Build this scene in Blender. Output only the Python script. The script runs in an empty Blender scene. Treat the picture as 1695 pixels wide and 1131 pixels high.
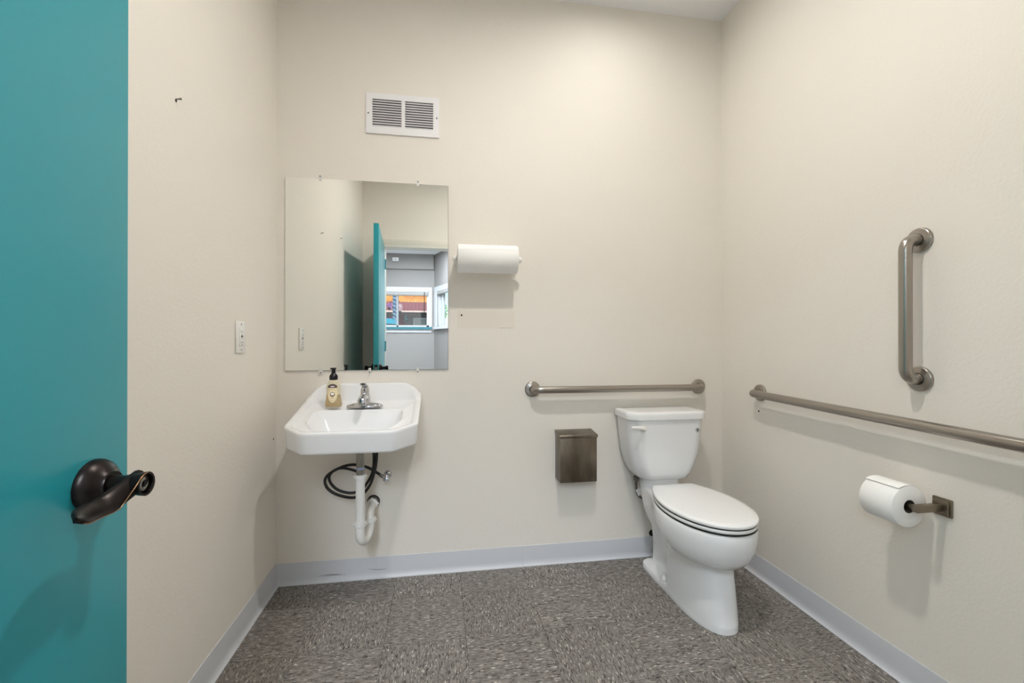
import bpy, bmesh, math
from mathutils import Vector, Matrix

S = bpy.context.scene
COL = S.collection
PI = math.pi

# ------------------------------------------------------------------ camera
cam_d = bpy.data.cameras.new('camera')
cam_d.sensor_width = 36.0
cam_d.lens = 735.02 / 1695 * 36.0
cam_d.clip_start = 0.02
cam = bpy.data.objects.new('camera', cam_d)
COL.objects.link(cam)
cam.location = (0.0, -2.2062, 1.1241)
cam.rotation_euler = (math.radians(90.172), 0, math.radians(-9.178))
S.camera = cam

# ------------------------------------------------------------------ world, sun, exposure
world = bpy.data.worlds.new('world')
S.world = world
world.use_nodes = True
wn = world.node_tree.nodes
wn.clear()
w_out = wn.new('ShaderNodeOutputWorld')
w_bg = wn.new('ShaderNodeBackground')
w_sky = wn.new('ShaderNodeTexSky')
w_sky.sky_type = 'NISHITA'
w_sky.sun_disc = False
w_sky.sun_elevation = math.radians(48)
w_sky.sun_rotation = math.radians(20)
w_bg.inputs['Strength'].default_value = 0.22
world.node_tree.links.new(w_sky.outputs[0], w_bg.inputs['Color'])
world.node_tree.links.new(w_bg.outputs[0], w_out.inputs['Surface'])

sun_d = bpy.data.lights.new('sun', 'SUN')
sun_d.energy = 3.2
sun_d.angle = math.radians(0.6)
sun_d.color = (1.0, 0.95, 0.86)
sun = bpy.data.objects.new('sun', sun_d)
COL.objects.link(sun)
sun.location = (3, 8, 14)
sun.rotation_euler = Vector((-0.35, -0.75, -0.85)).to_track_quat('-Z', 'Y').to_euler()

S.view_settings.view_transform = 'Standard'
S.view_settings.look = 'None'
S.view_settings.gamma = 1.0
S.view_settings.use_curve_mapping = False
S.view_settings.exposure = 0.17
S.cycles.use_denoising = True
S.cycles.blur_glossy = 0.33
S.cycles.max_bounces = 12
S.cycles.diffuse_bounces = 8
S.cycles.glossy_bounces = 5
S.cycles.transmission_bounces = 6
S.cycles.use_adaptive_sampling = True
S.cycles.adaptive_threshold = 0.03
S.cycles.transparent_max_bounces = 8
S.cycles.sample_clamp_indirect = 6.0

LAMP_A = (0.37, -1.25)
LAMP_B = (0.84, -0.47)
LAMP_A_RADIANCE = 820.0
LAMP_B_RADIANCE = 125.0
LAMP_COLOR = (1.0, 0.955, 0.895)
LOBBY_FILL_RADIANCE = 44.0

# room measures
XL, XR, YF, ZC = -0.75, 1.515, -2.34, 2.88
WT = 0.12


# ------------------------------------------------------------------ materials
def srgb(r, g, b):
    def f(c):
        c = c / 255.0
        return c / 12.92 if c <= 0.04045 else ((c + 0.055) / 1.055) ** 2.4
    return (f(r), f(g), f(b), 1.0)


def mat(name, color, rough=0.5, metal=0.0, spec=0.5, **kw):
    m = bpy.data.materials.new(name)
    m.use_nodes = True
    b = m.node_tree.nodes['Principled BSDF']
    b.inputs['Base Color'].default_value = color
    b.inputs['Roughness'].default_value = rough
    b.inputs['Metallic'].default_value = metal
    b.inputs['Specular IOR Level'].default_value = spec
    for k, v in kw.items():
        b.inputs[k].default_value = v
    return m


def N(m, t, **kw):
    n = m.node_tree.nodes.new(t)
    for k, v in kw.items():
        setattr(n, k, v)
    return n


def LK(m, a, b):
    m.node_tree.links.new(a, b)


def add_bump(m, scale, strength, dist=0.001, detail=2.0, stretch=None):
    b = m.node_tree.nodes['Principled BSDF']
    tc = N(m, 'ShaderNodeTexCoord')
    nz = N(m, 'ShaderNodeTexNoise')
    nz.inputs['Scale'].default_value = scale
    nz.inputs['Detail'].default_value = detail
    bp = N(m, 'ShaderNodeBump')
    bp.inputs['Strength'].default_value = strength
    bp.inputs['Distance'].default_value = dist
    if stretch:
        mp = N(m, 'ShaderNodeMapping')
        mp.inputs['Scale'].default_value = stretch
        LK(m, tc.outputs['Object'], mp.inputs['Vector'])
        LK(m, mp.outputs['Vector'], nz.inputs['Vector'])
    else:
        LK(m, tc.outputs['Object'], nz.inputs['Vector'])
    LK(m, nz.outputs['Fac'], bp.inputs['Height'])
    LK(m, bp.outputs['Normal'], b.inputs['Normal'])
    return nz


def mottle(m, c1, c2, scale, detail=3.0, stretch=None, lo=0.35, hi=0.65):
    b = m.node_tree.nodes['Principled BSDF']
    tc = N(m, 'ShaderNodeTexCoord')
    nz = N(m, 'ShaderNodeTexNoise')
    nz.inputs['Scale'].default_value = scale
    nz.inputs['Detail'].default_value = detail
    if stretch:
        mp = N(m, 'ShaderNodeMapping')
        mp.inputs['Scale'].default_value = stretch
        LK(m, tc.outputs['Object'], mp.inputs['Vector'])
        LK(m, mp.outputs['Vector'], nz.inputs['Vector'])
    else:
        LK(m, tc.outputs['Object'], nz.inputs['Vector'])
    r = N(m, 'ShaderNodeValToRGB')
    r.color_ramp.elements[0].position = lo
    r.color_ramp.elements[0].color = c1
    r.color_ramp.elements[1].position = hi
    r.color_ramp.elements[1].color = c2
    LK(m, nz.outputs['Fac'], r.inputs['Fac'])
    LK(m, r.outputs['Color'], b.inputs['Base Color'])


M_WALL = mat('painted_wall_cream', srgb(230, 225, 217), 0.62, spec=0.35)
add_bump(M_WALL, 110, 0.45, 0.0018, 3.0)
M_PATCH = mat('old_paint_patch', srgb(227, 220, 210), 0.6, spec=0.3)
M_CEIL = mat('painted_ceiling', srgb(236, 237, 240), 0.8, spec=0.2)
M_LOBBYWALL = mat('lobby_wall_grey', srgb(136, 133, 131), 0.7, spec=0.2)
M_LOBBYFLOOR = mat('lobby_floor_concrete', srgb(150, 148, 145), 0.5)
M_BASE = mat('vinyl_cove_base', srgb(204, 206, 212), 0.42)
M_TOE = mat('cove_base_toe', srgb(222, 222, 224), 0.5)
M_SCUFF = mat('rubber_scuff', srgb(120, 120, 126), 0.6)
M_CASING = mat('casing_paint', srgb(222, 218, 208), 0.5)
M_DOOR = mat('teal_door_paint', srgb(38, 150, 164), 0.30)
add_bump(M_DOOR, 60, 0.05, 0.0008, 2.0, (1, 1, 0.3))
M_BRONZE = mat('oil_rubbed_bronze', srgb(34, 28, 26), 0.33, 0.75)
M_BRONZE_EDGE = mat('bright_bronze_edge', srgb(150, 110, 80), 0.3, 0.9)
M_BLACKHOLE = mat('dark_hole', srgb(14, 13, 12), 0.8)
M_STEEL = mat('brushed_steel', srgb(166, 160, 153), 0.28, 1.0)
add_bump(M_STEEL, 60, 0.06, 0.0005, 2.0, (1, 1, 14))
M_NICKEL = mat('brushed_nickel', srgb(140, 130, 116), 0.33, 1.0)
M_BOXSTEEL = mat('smoky_steel_sheet', srgb(120, 110, 98), 0.36, 1.0)
mottle(M_BOXSTEEL, srgb(104, 94, 82), srgb(134, 124, 112), 14, 4.0, (1, 1, 0.35))
M_CHROME = mat('chrome', srgb(205, 205, 208), 0.08, 1.0)
M_TUBE = mat('dull_chrome_tube', srgb(150, 148, 142), 0.25, 1.0)
M_PORC = mat('white_porcelain', srgb(232, 233, 235), 0.09, spec=0.55)
M_PLASTIC = mat('white_plastic', srgb(232, 231, 227), 0.35)
M_PVC = mat('white_pvc', srgb(232, 232, 230), 0.38)
M_SEAT = mat('seat_plastic', srgb(236, 237, 238), 0.18)
M_PAPER = mat('soft_paper', srgb(244, 244, 243), 0.95, spec=0.1)
add_bump(M_PAPER, 140, 0.25, 0.0015, 2.0)
M_CARD = mat('cardboard_core', srgb(96, 84, 70), 0.9)
M_HOSE = mat('black_hose', srgb(22, 22, 24), 0.45)
M_BRAID = mat('braided_grey_hose', srgb(96, 92, 88), 0.45, 0.4)
M_PUMP = mat('black_pump', srgb(20, 16, 26), 0.25)
M_VENT = mat('vent_enamel', srgb(232, 232, 234), 0.45)
M_SLAT = mat('vent_slat_enamel', srgb(205, 205, 208), 0.5)
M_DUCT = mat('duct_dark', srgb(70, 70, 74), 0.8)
M_SCREW = mat('screw_metal', srgb(110, 108, 104), 0.4, 0.8)
M_GASKET_AND_SHADE = mat('black_gasket_and_shade', srgb(18, 18, 18), 0.6)  # rubber gaskets, and the shade painted into the seat gaps
M_CLEAR = mat('clear_plastic_clip', srgb(222, 222, 218), 0.15)
M_BACKING = mat('mirror_backing', srgb(60, 62, 62), 0.5)
M_STICKER = mat('clear_sticker', srgb(214, 216, 220), 0.4)
M_INK = mat('black_ink', srgb(20, 20, 20), 0.6)

M_MIRROR = mat('silvered_glass', (0.93, 0.945, 0.93, 1), 0.0, 1.0)

M_LENS = bpy.data.materials.new('lamp_lens')


def emission(m, color, strength):
    m.use_nodes = True
    nt = m.node_tree
    nt.nodes.clear()
    o = nt.nodes.new('ShaderNodeOutputMaterial')
    e = nt.nodes.new('ShaderNodeEmission')
    e.inputs['Color'].default_value = (*color, 1)
    e.inputs['Strength'].default_value = strength
    nt.links.new(e.outputs[0], o.inputs['Surface'])
    return m


M_GLASS = bpy.data.materials.new('window_glass')
M_GLASS.use_nodes = True
_nt = M_GLASS.node_tree
_nt.nodes.clear()
_o = _nt.nodes.new('ShaderNodeOutputMaterial')
_t = _nt.nodes.new('ShaderNodeBsdfTransparent')
_t.inputs['Color'].default_value = (0.93, 0.95, 0.95, 1)
_g = _nt.nodes.new('ShaderNodeBsdfGlossy')
_g.inputs['Roughness'].default_value = 0.02
_x = _nt.nodes.new('ShaderNodeMixShader')
_x.inputs[0].default_value = 0.06
_nt.links.new(_t.outputs[0], _x.inputs[1])
_nt.links.new(_g.outputs[0], _x.inputs[2])
_nt.links.new(_x.outputs[0], _o.inputs['Surface'])


def vct(name, along_x):
    m = mat(name, srgb(120, 114, 109), 0.42, spec=0.4)
    b = m.node_tree.nodes['Principled BSDF']
    geo = N(m, 'ShaderNodeNewGeometry')
    oi = N(m, 'ShaderNodeObjectInfo')
    mul = N(m, 'ShaderNodeMath', operation='MULTIPLY')
    mul.inputs[1].default_value = 37.0
    LK(m, oi.outputs['Random'], mul.inputs[0])
    tc = N(m, 'ShaderNodeTexCoord')
    add = N(m, 'ShaderNodeVectorMath', operation='ADD')
    LK(m, tc.outputs['Object'], add.inputs[0])
    LK(m, mul.outputs[0], add.inputs[1])
    st = (46, 195, 1) if along_x else (195, 46, 1)

    def layer(off, scale, lo, hi):
        mp = N(m, 'ShaderNodeMapping')
        mp.inputs['Location'].default_value = (off, off * 1.7, 0)
        mp.inputs['Scale'].default_value = (st[0] * scale, st[1] * scale, 1)
        LK(m, add.outputs[0], mp.inputs['Vector'])
        nz = N(m, 'ShaderNodeTexNoise')
        nz.inputs['Scale'].default_value = 1.0
        nz.inputs['Detail'].default_value = 1.5
        LK(m, mp.outputs['Vector'], nz.inputs['Vector'])
        mr = N(m, 'ShaderNodeMapRange')
        mr.inputs['From Min'].default_value = lo
        mr.inputs['From Max'].default_value = hi
        LK(m, nz.outputs['Fac'], mr.inputs['Value'])
        return mr.outputs['Result']

    def mix(fac, a, colour):
        x = N(m, 'ShaderNodeMix', data_type='RGBA')
        LK(m, fac, x.inputs['Factor'])
        if isinstance(a, tuple):
            x.inputs[6].default_value = a
        else:
            LK(m, a, x.inputs[6])
        x.inputs[7].default_value = colour
        return x.outputs[2]
    c = mix(layer(3, 0.45, 0.35, 0.65), srgb(108, 103, 99), srgb(126, 121, 116))
    c = mix(layer(11, 0.8, 0.50, 0.60), c, srgb(138, 133, 127))
    c = mix(layer(23, 1.0, 0.585, 0.64), c, srgb(58, 52, 50))
    c = mix(layer(57, 1.1, 0.61, 0.66), c, srgb(92, 80, 72))
    c = mix(layer(41, 1.05, 0.645, 0.685), c, srgb(200, 195, 187))
    # each tile a touch lighter or darker
    hs = N(m, 'ShaderNodeHueSaturation')
    mr = N(m, 'ShaderNodeMapRange')
    mr.inputs['To Min'].default_value = 0.93
    mr.inputs['To Max'].default_value = 1.07
    LK(m, oi.outputs['Random'], mr.inputs['Value'])
    LK(m, mr.outputs['Result'], hs.inputs['Value'])
    LK(m, c, hs.inputs['Color'])
    LK(m, hs.outputs['Color'], b.inputs['Base Color'])
    return m


M_VCT = (vct('vinyl_tile_grain_along', True), vct('vinyl_tile_grain_across', False))


# ------------------------------------------------------------------ mesh helpers
class G:
    """collects vertices and faces in world coordinates"""

    def __init__(self):
        self.v, self.f, self.mi = [], [], []

    def face(self, idx, mi=0):
        self.f.append(tuple(idx)); self.mi.append(mi)

    def box(self, a, b, mi=0):
        x0, x1 = sorted((a[0], b[0])); y0, y1 = sorted((a[1], b[1])); z0, z1 = sorted((a[2], b[2]))
        n = len(self.v)
        self.v += [(x0, y0, z0), (x1, y0, z0), (x1, y1, z0), (x0, y1, z0), (x0, y0, z1), (x1, y0, z1), (x1, y1, z1), (x0, y1, z1)]
        for q in ((3, 2, 1, 0), (4, 5, 6, 7), (0, 1, 5, 4), (1, 2, 6, 5), (2, 3, 7, 6), (3, 0, 4, 7)):
            self.face([n + k for k in q], mi)
        return self

    def loft(self, rings, cap0=True, cap1=True, mi=0, closed=True):
        n0 = len(self.v); k = len(rings[0])
        for r in rings:
            self.v += [tuple(p) for p in r]
        for i in range(len(rings) - 1):
            for j in range(k if closed else k - 1):
                a = n0 + i * k + j; b = n0 + i * k + (j + 1) % k
                self.face((a, b, b + k, a + k), mi)
        if cap0:
            self.face([n0 + j for j in range(k)][::-1], mi)
        if cap1:
            self.face([n0 + (len(rings) - 1) * k + j for j in range(k)], mi)
        return self

    def lathe(self, prof, origin, axis, seg=24, cap0=True, cap1=True, mi=0, ref=None):
        """prof: list of (distance along axis, radius)"""
        a = Vector(axis).normalized()
        r = Vector(ref) if ref else (Vector((0, 0, 1)) if abs(a.z) < 0.9 else Vector((1, 0, 0)))
        u = a.cross(r).normalized(); w = a.cross(u)
        o = Vector(origin)
        rings = []
        for d, rad in prof:
            rings.append([o + a * d + (u * math.cos(t) + w * math.sin(t)) * max(rad, 1e-5) for t in [2 * PI * j / seg for j in range(seg)]])
        return self.loft(rings, cap0, cap1, mi)

    def tube(self, pts, rad, seg=10, mi=0):
        P = [Vector(p) for p in pts]
        R = rad if isinstance(rad, (list, tuple)) else [rad] * len(P)
        T = []
        for i in range(len(P)):
            t = (P[min(i + 1, len(P) - 1)] - P[max(i - 1, 0)]).normalized()
            T.append(t)
        r = Vector((0, 0, 1)) if abs(T[0].z) < 0.9 else Vector((1, 0, 0))
        u = (r - T[0] * r.dot(T[0])).normalized()
        rings = []
        for i in range(len(P)):
            u = (u - T[i] * u.dot(T[i])).normalized()
            w = T[i].cross(u)
            rings.append([P[i] + (u * math.cos(2 * PI * j / seg) + w * math.sin(2 * PI * j / seg)) * R[i] for j in range(seg)])
        return self.loft(rings, True, True, mi)


def smooth_path(pts, n=6):
    """Catmull-Rom through the points"""
    P = [Vector(p) for p in pts]
    P = [P[0] * 2 - P[1]] + P + [P[-1] * 2 - P[-2]]
    out = []
    for i in range(1, len(P) - 2):
        for k in range(n):
            t = k / n
            a, b, c, d = P[i - 1], P[i], P[i + 1], P[i + 2]
            out.append(0.5 * ((2 * b) + (c - a) * t + (2 * a - 5 * b + 4 * c - d) * t * t + (3 * b - a - 3 * c + d) * t ** 3))
    out.append(P[-2])
    return out


def bend_path(pts, radius, n=7):
    """polyline with rounded corners"""
    P = [Vector(p) for p in pts]
    out = [P[0]]
    for i in range(1, len(P) - 1):
        a = (P[i - 1] - P[i]).normalized(); b = (P[i + 1] - P[i]).normalized()
        s = P[i] + a * radius; e = P[i] + b * radius
        for k in range(n + 1):
            t = k / n
            out.append(s * (1 - t) ** 2 + P[i] * 2 * t * (1 - t) + e * t * t)
    out.append(P[-1])
    return out


def make(name, g, material, parent=None, base=None, smooth=False, bevel=0.0, bseg=2, angle=35):
    """one mesh object; g in world coordinates, shifted to the parent's (or its own) base"""
    me = bpy.data.meshes.new(name)
    if base is None:
        base = parent_base(parent) if parent else (0, 0, 0)
    b = Vector(base)
    me.from_pydata([tuple(Vector(p) - b) for p in g.v], [], g.f)
    mats = material if isinstance(material, (list, tuple)) else [material]
    for m in mats:
        me.materials.append(m)
    if len(mats) > 1:
        me.polygons.foreach_set('material_index', g.mi)
    bm = bmesh.new(); bm.from_mesh(me)
    bmesh.ops.remove_doubles(bm, verts=bm.verts, dist=1e-6)
    bmesh.ops.recalc_face_normals(bm, faces=bm.faces)
    if bevel > 0:
        ed = [e for e in bm.edges if len(e.link_faces) == 2 and e.calc_face_angle(0) > math.radians(angle)]
        bmesh.ops.bevel(bm, geom=ed, offset=bevel, segments=bseg, profile=0.5, affect='EDGES', clamp_overlap=True)
    if smooth or bevel > 0:
        for f in bm.faces:
            f.smooth = True
        for e in bm.edges:
            if len(e.link_faces) == 2 and e.calc_face_angle(0) > math.radians(50 if bevel == 0 else 40):
                e.smooth = False
    bm.to_mesh(me); bm.free()
    o = bpy.data.objects.new(name, me)
    COL.objects.link(o)
    if parent:
        o.parent = parent
        # base of a part: keep the local frame of its thing; sub-parts sit in the frame of their part
        o['_b'] = tuple(b)
    else:
        o.location = b
        o['_b'] = tuple(b)
    return o


def parent_base(o):
    return tuple(o['_b'])


def thing(name, label, cat, base=(0, 0, 0), group=None):
    o = bpy.data.objects.new(name, None)
    o.empty_display_size = 0.05
    COL.objects.link(o)
    o.location = base
    o['_b'] = tuple(base)
    o['label'] = label; o['category'] = cat
    if group:
        o['group'] = group
    return o


def tag(o, label, cat, group=None, kind=None):
    o['label'] = label
    if cat:
        o['category'] = cat
    if group:
        o['group'] = group
    if kind:
        o['kind'] = kind
    return o


def struct(name, g, m, label=None, cat=None, **kw):
    o = make(name, g, m, **kw)
    o['kind'] = 'structure'
    if label:
        o['label'] = label
    if cat:
        o['category'] = cat
    return o


# ================================================================== ROOM SHELL
floor = struct('floor', G().box((XL - WT, YF - WT, -0.08), (XR + WT, WT, -0.0022)), mat('floor_joint', srgb(44, 41, 39), 0.8),
               'speckled grey vinyl tile floor of the restroom', 'floor')
TS = 0.3048
tx0, ty0 = 0.0975, -0.5053
gap = 0.0008
cache = {}
for i in range(-4, 6):
    for j in range(-7, 3):
        x0 = max(tx0 + i * TS, XL); x1 = min(tx0 + (i + 1) * TS, XR)
        y0 = max(ty0 + j * TS, YF); y1 = min(ty0 + (j + 1) * TS, 0.0)
        if x1 - x0 < 0.006 or y1 - y0 < 0.006:
            continue
        along = 0 if (i + j) % 2 else 1
        key = (round(x1 - x0, 4), round(y1 - y0, 4), along)
        cx, cy = (x0 + x1) / 2, (y0 + y1) / 2
        if key not in cache:
            hx, hy = key[0] / 2 - gap, key[1] / 2 - gap
            t = make('tile', G().box((-hx, -hy, -0.002), (hx, hy, 0.0)), M_VCT[along], floor, (0, 0, 0))
            cache[key] = t.data
        else:
            t = bpy.data.objects.new('tile', cache[key]); COL.objects.link(t); t.parent = floor
        t.location = (cx, cy, 0.0)

wall_back = struct('wall_back', G().box((XL - WT, 0, 0), (XR + WT, WT, ZC)), M_WALL, 'cream painted wall behind sink and toilet', 'wall')
wall_left = struct('wall_left', G().box((XL - WT, YF, 0), (XL, 0, ZC)), M_WALL, 'cream painted wall beside the teal door and sink', 'wall')
wall_right = struct('wall_right', G().box((XR, YF, 0), (XR + WT, 0, ZC)), M_WALL, 'cream textured wall with the two grab bars beside the toilet', 'wall')
ceiling = struct('ceiling', G().box((XL - WT, YF - WT, ZC), (XR + WT, WT, ZC + 0.1)), M_CEIL, 'light grey ceiling above the restroom', 'ceiling')

DX0, DX1, DZ = -0.565, 0.395, 2.095      # rough opening
LX0, LX1, LY = -4.0, 2.3, -6.6           # lobby extents
g = G()
g.box((LX0, YF - WT, 0), (DX0, YF, ZC)); g.box((DX1, YF - WT, 0), (LX1, YF, ZC)); g.box((DX0, YF - WT, DZ), (DX1, YF, ZC))
wall_front = struct('wall_front', g, [M_WALL], 'cream wall with the doorway, seen in the mirror', 'wall')

# old paint patch and wall marks
p = make('paint_patch', G().box((0.083, -0.0006, 1.195), (0.372, 0.0, 1.285)), M_PATCH, wall_back)
p['label'] = 'slightly darker rectangle of older paint'
make('paint_patch_edge', G().box((0.295, -0.0009, 1.198), (0.362, 0.0, 1.2005)), mat('paint_ridge', srgb(200, 188, 170), 0.6), wall_back)

# cove base: 100 mm strip with a curved toe
def cove_profile():
    pr = [(0.0, 0.1), (0.0028, 0.1), (0.0032, 0.098), (0.0032, 0.03)]
    for k in range(6):
        t = k / 5
        pr.append((0.0032 + 0.0125 * (1 - math.cos(t * PI / 2)), 0.03 - 0.027 * math.sin(t * PI / 2)))
    pr += [(0.0157, 0.0), (0.0, 0.0)]
    return pr


def cove(name, parent, base, p0, p1, nrm):
    p0, p1, n = Vector(p0), Vector(p1), Vector(nrm)
    g = G()
    pr = cove_profile()
    g.loft([[p + n * d + Vector((0, 0, z)) for d, z in pr] for p in (p0, p1)])
    for k in range(len(g.f)):
        if k in (5, 6, 7, 8, 9):
            g.mi[k] = 0
    return make(name, g, [M_BASE], parent, base, smooth=True)


def base_root(name, label):
    o = bpy.data.objects.new(name, None); COL.objects.link(o)
    o['kind'] = 'structure'; o['label'] = label; o['_b'] = (0, 0, 0); o['category'] = 'baseboard'
    return o


bb = base_root('baseboard_back', 'grey vinyl cove base along the wall under the sink')
cove('cove_strip', bb, None, (XL + 0.004, 0, 0), (0.4115, 0, 0), (0, -1, 0))
cove('cove_strip', bb, None, (0.4125, 0, 0), (XR - 0.004, 0, 0), (0, -1, 0))
bl = base_root('baseboard_left', 'grey vinyl cove base along the wall by the door')
cove('cove_strip', bl, None, (XL, 0, 0), (XL, YF + 0.015, 0), (1, 0, 0))
br = base_root('baseboard_right', 'grey vinyl cove base right of the toilet')
cove('cove_strip', br, None, (XR, 0, 0), (XR, YF + 0.005, 0), (-1, 0, 0))
# scuffs on the cove base under the sink
for pts in ([(-0.57, 0.028), (-0.52, 0.033), (-0.46, 0.031)], [(-0.54, 0.026), (-0.49, 0.030), (-0.44, 0.026)], [(-0.34, 0.046), (-0.31, 0.04), (-0.28, 0.038), (-0.25, 0.039)]):
    g = G()
    n = len(pts)
    top = [(x, -0.0035, z + 0.0016 * math.sin(PI * (k + 0.15) / (n - 0.7))) for k, (x, z) in enumerate(pts)]
    bot = [(x, -0.0035, z - 0.0014 * math.sin(PI * (k + 0.15) / (n - 0.7))) for k, (x, z) in enumerate(pts)]
    back = [[(x, y + 0.0006, z) for x, y, z in r] for r in (top, bot)]
    rings = [[top[k], bot[k], back[1][k], back[0][k]] for k in range(n)]
    g.loft(rings)
    make('scuff_mark', g, M_SCUFF, bb)

# ================================================================== DOOR FRAME AND DOOR
tr = base_root('trim_1', 'cream painted door frame around the doorway in the mirror')
tr['category'] = 'door frame'
make('jamb', G().box((DX0, YF - WT - 0.012, 0), (DX0 + 0.022, YF + 0.012, DZ)), M_CASING, tr)
make('jamb', G().box((DX1 - 0.022, YF - WT - 0.012, 0), (DX1, YF + 0.012, DZ)), M_CASING, tr)
make('head_jamb', G().box((DX0 + 0.022, YF - WT - 0.012, DZ - 0.022), (DX1 - 0.022, YF + 0.012, DZ)), M_CASING, tr)
make('casing', G().box((DX0 - 0.05, YF, 0), (DX0, YF + 0.012, DZ + 0.055)), M_CASING, tr, bevel=0.002)
make('casing', G().box((DX1, YF, 0), (DX1 + 0.05, YF + 0.012, DZ + 0.055)), M_CASING, tr, bevel=0.002)
make('head_casing', G().box((DX0, YF, DZ), (DX1, YF + 0.012, DZ + 0.055)), M_CASING, tr, bevel=0.002)

# door leaf, opened into the room; local frame: hinge at origin, leaf along +y, room face at x = 0
HX, HY = -0.540, -2.335
d_ang = -math.atan2(-0.479 - HX, -1.430 - HY)      # rotation about z
DW = math.hypot(-0.479 - HX, -1.430 - HY)
DT = 0.040
door = bpy.data.objects.new('door_1', None)
COL.objects.link(door)
door.location = (HX, HY, 0); door.rotation_euler = (0, 0, d_ang)
door['_b'] = (0, 0, 0); door['kind'] = 'structure'
door['label'] = 'teal painted door standing open at the left edge'; door['category'] = 'door'
make('door_leaf', G().box((-DT, 0.004, 0.012), (0, DW, 2.068)), M_DOOR, door, bevel=0.0012)
# latch plate and bolt on the free edge
lp = make('latch_plate', G().box((-DT / 2 - 0.0125, DW - 0.001, 0.895), (-DT / 2 + 0.0125, DW + 0.0008, 0.952)), M_BRONZE, door, bevel=0.0005)
make('latch_bolt', G().box((-DT / 2 - 0.006, DW, 0.915), (-DT / 2 + 0.006, DW + 0.008, 0.932)), M_STEEL, lp)
for hz in (0.25, 1.04, 1.85):
    h = make('hinge', G().lathe([(0, 0.006), (0.1, 0.006)], (0.006, -0.003, hz), (0, 0, 1), 12), M_DOOR, door, smooth=True)


def lever(side):
    """side +1: room face; -1: back face. Lever points to the hinge."""
    s = side
    x0 = 0.0 if s > 0 else -DT
    yh, zh = DW - 0.062, 0.923
    root = make('door_handle', G().lathe([(0, 0.0365), (0.004, 0.0365), (0.010, 0.034), (0.017, 0.027), (0.022, 0.020), (0.026, 0.0185)],
                                         (x0, yh, zh), (s, 0, 0), 36), M_BRONZE, door, smooth=True)
    root['label'] = 'dark bronze rose and lever handle'
    make('neck', G().lathe([(0.026, 0.0125), (0.040, 0.0125), (0.052, 0.0145), (0.066, 0.0165), (0.070, 0.0168), (0.070, 0.0138), (0.062, 0.0125)],
                           (x0, yh, zh), (s, 0, 0), 28), M_BRONZE, root, smooth=True)
    # blade: loft of leaf sections from the neck end to the tip
    g = G()
    rings = []
    NS = 20
    for k in range(NS + 1):
        t = k / NS
        y = yh + 0.004 - 0.112 * t
        sm = t * t * (3 - 2 * t)
        xc = x0 + s * (0.056 - 0.012 * math.sin(t * PI) + 0.008 * t)
        zc = zh + 0.004 - 0.019 * math.sin(min(t / 0.55, 1) * PI / 2) + 0.010 * max(0, t - 0.45)
        w = (0.0150 * (1 - sm) + 0.0132 * sm) * (1 if t < 0.8 else math.sqrt(max(0.02, 1 - ((t - 0.8) / 0.2) ** 2)))
        th = 0.0125 * (1 - min(1, t / 0.38)) + 0.0042 * min(1, t / 0.38)
        tilt = math.radians(90 - 52 * min(1, t / 0.5))
        ca, sa = math.cos(tilt), math.sin(tilt)
        ring = []
        for j in range(14):
            a = 2 * PI * j / 14
            pu, pv = w * math.cos(a), th * math.sin(a)
            ring.append((xc + s * (pv * sa - pu * ca), y, zc + pu * sa + pv * ca))
        rings.append(ring)
    g.loft(rings)
    make('lever', g, M_BRONZE, root, smooth=True)
    if s > 0:
        # bright bronze line along the outer edge of the blade
        e = [(x0 + 0.0702, yh + 0.002, zh + 0.0165), (x0 + 0.0702, yh - 0.010, zh + 0.0125), (x0 + 0.069, yh - 0.019, zh + 0.003)]
        e += [(p[0] + 0.0006, p[1], p[2] - 0.0002) for p in [rings[k][7] for k in range(6, NS)]]
        g2 = G().tube(smooth_path(e, 3), 0.0007, 6)
        make('bright_edge', g2, M_BRONZE_EDGE, root, smooth=True)
        make('lock_cylinder', G().lathe([(0.060, 0.0095), (0.0665, 0.0095), (0.0672, 0.006), (0.066, 0.0045)], (x0, yh, zh), (1, 0, 0), 24), M_TUBE, root, smooth=True)
        make('keyhole', G().box((x0 + 0.066, yh - 0.0012, zh - 0.004), (x0 + 0.0676, yh + 0.0012, zh + 0.004)), M_BLACKHOLE, root)


lever(1); lever(-1)

# ================================================================== LOBBY BEYOND THE DOORWAY (seen in the mirror)
struct('floor_lobby', G().box((LX0, LY - 0.1, -0.08), (LX1, YF - WT, 0.0)), M_LOBBYFLOOR, 'grey concrete floor of the lobby beyond the doorway', 'floor')
struct('ceiling_lobby', G().box((LX0 - 0.1, LY - 0.2, 2.84), (LX1 + 0.1, YF - WT, 2.94)), M_CEIL, 'white lobby ceiling seen in the mirror', 'ceiling')
g = G().box((LX0 - 0.1, LY - 0.15, 0), (LX0, YF - WT, 2.84))
struct('wall_lobby_left', g, M_LOBBYWALL, 'grey lobby wall beyond the doorway, out of the mirror view', 'wall')

# far wall with its window opening
WX0, WX1, WZ0, WZ1 = -2.30, -0.215, 1.43, 2.15
g = G()
g.box((LX0, LY - 0.15, 0), (-0.10, LY, WZ0)); g.box((LX0, LY - 0.15, WZ1), (-0.10, LY, 2.84))
g.box((LX0, LY - 0.15, WZ0), (WX0, LY, WZ1)); g.box((WX1, LY - 0.15, WZ0), (-0.10, LY, WZ1))
g.box((LX0, LY, 2.545), (-0.125, LY + 0.05, 2.84))        # ledge of the soffit
struct('wall_far', g, M_LOBBYWALL, 'grey lobby wall with the wide window, seen in the mirror', 'wall')

# angled wall: origin at the corner, direction toward the restroom
AO = Vector((-0.115, LY, 0)); AD = Vector((0.35, 0.937, 0)).normalized(); AN = Vector((-AD.y, AD.x, 0))   # AN points into the lobby


def apt(t, n, z):
    return tuple(AO + AD * t + AN * n + Vector((0, 0, z)))


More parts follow.
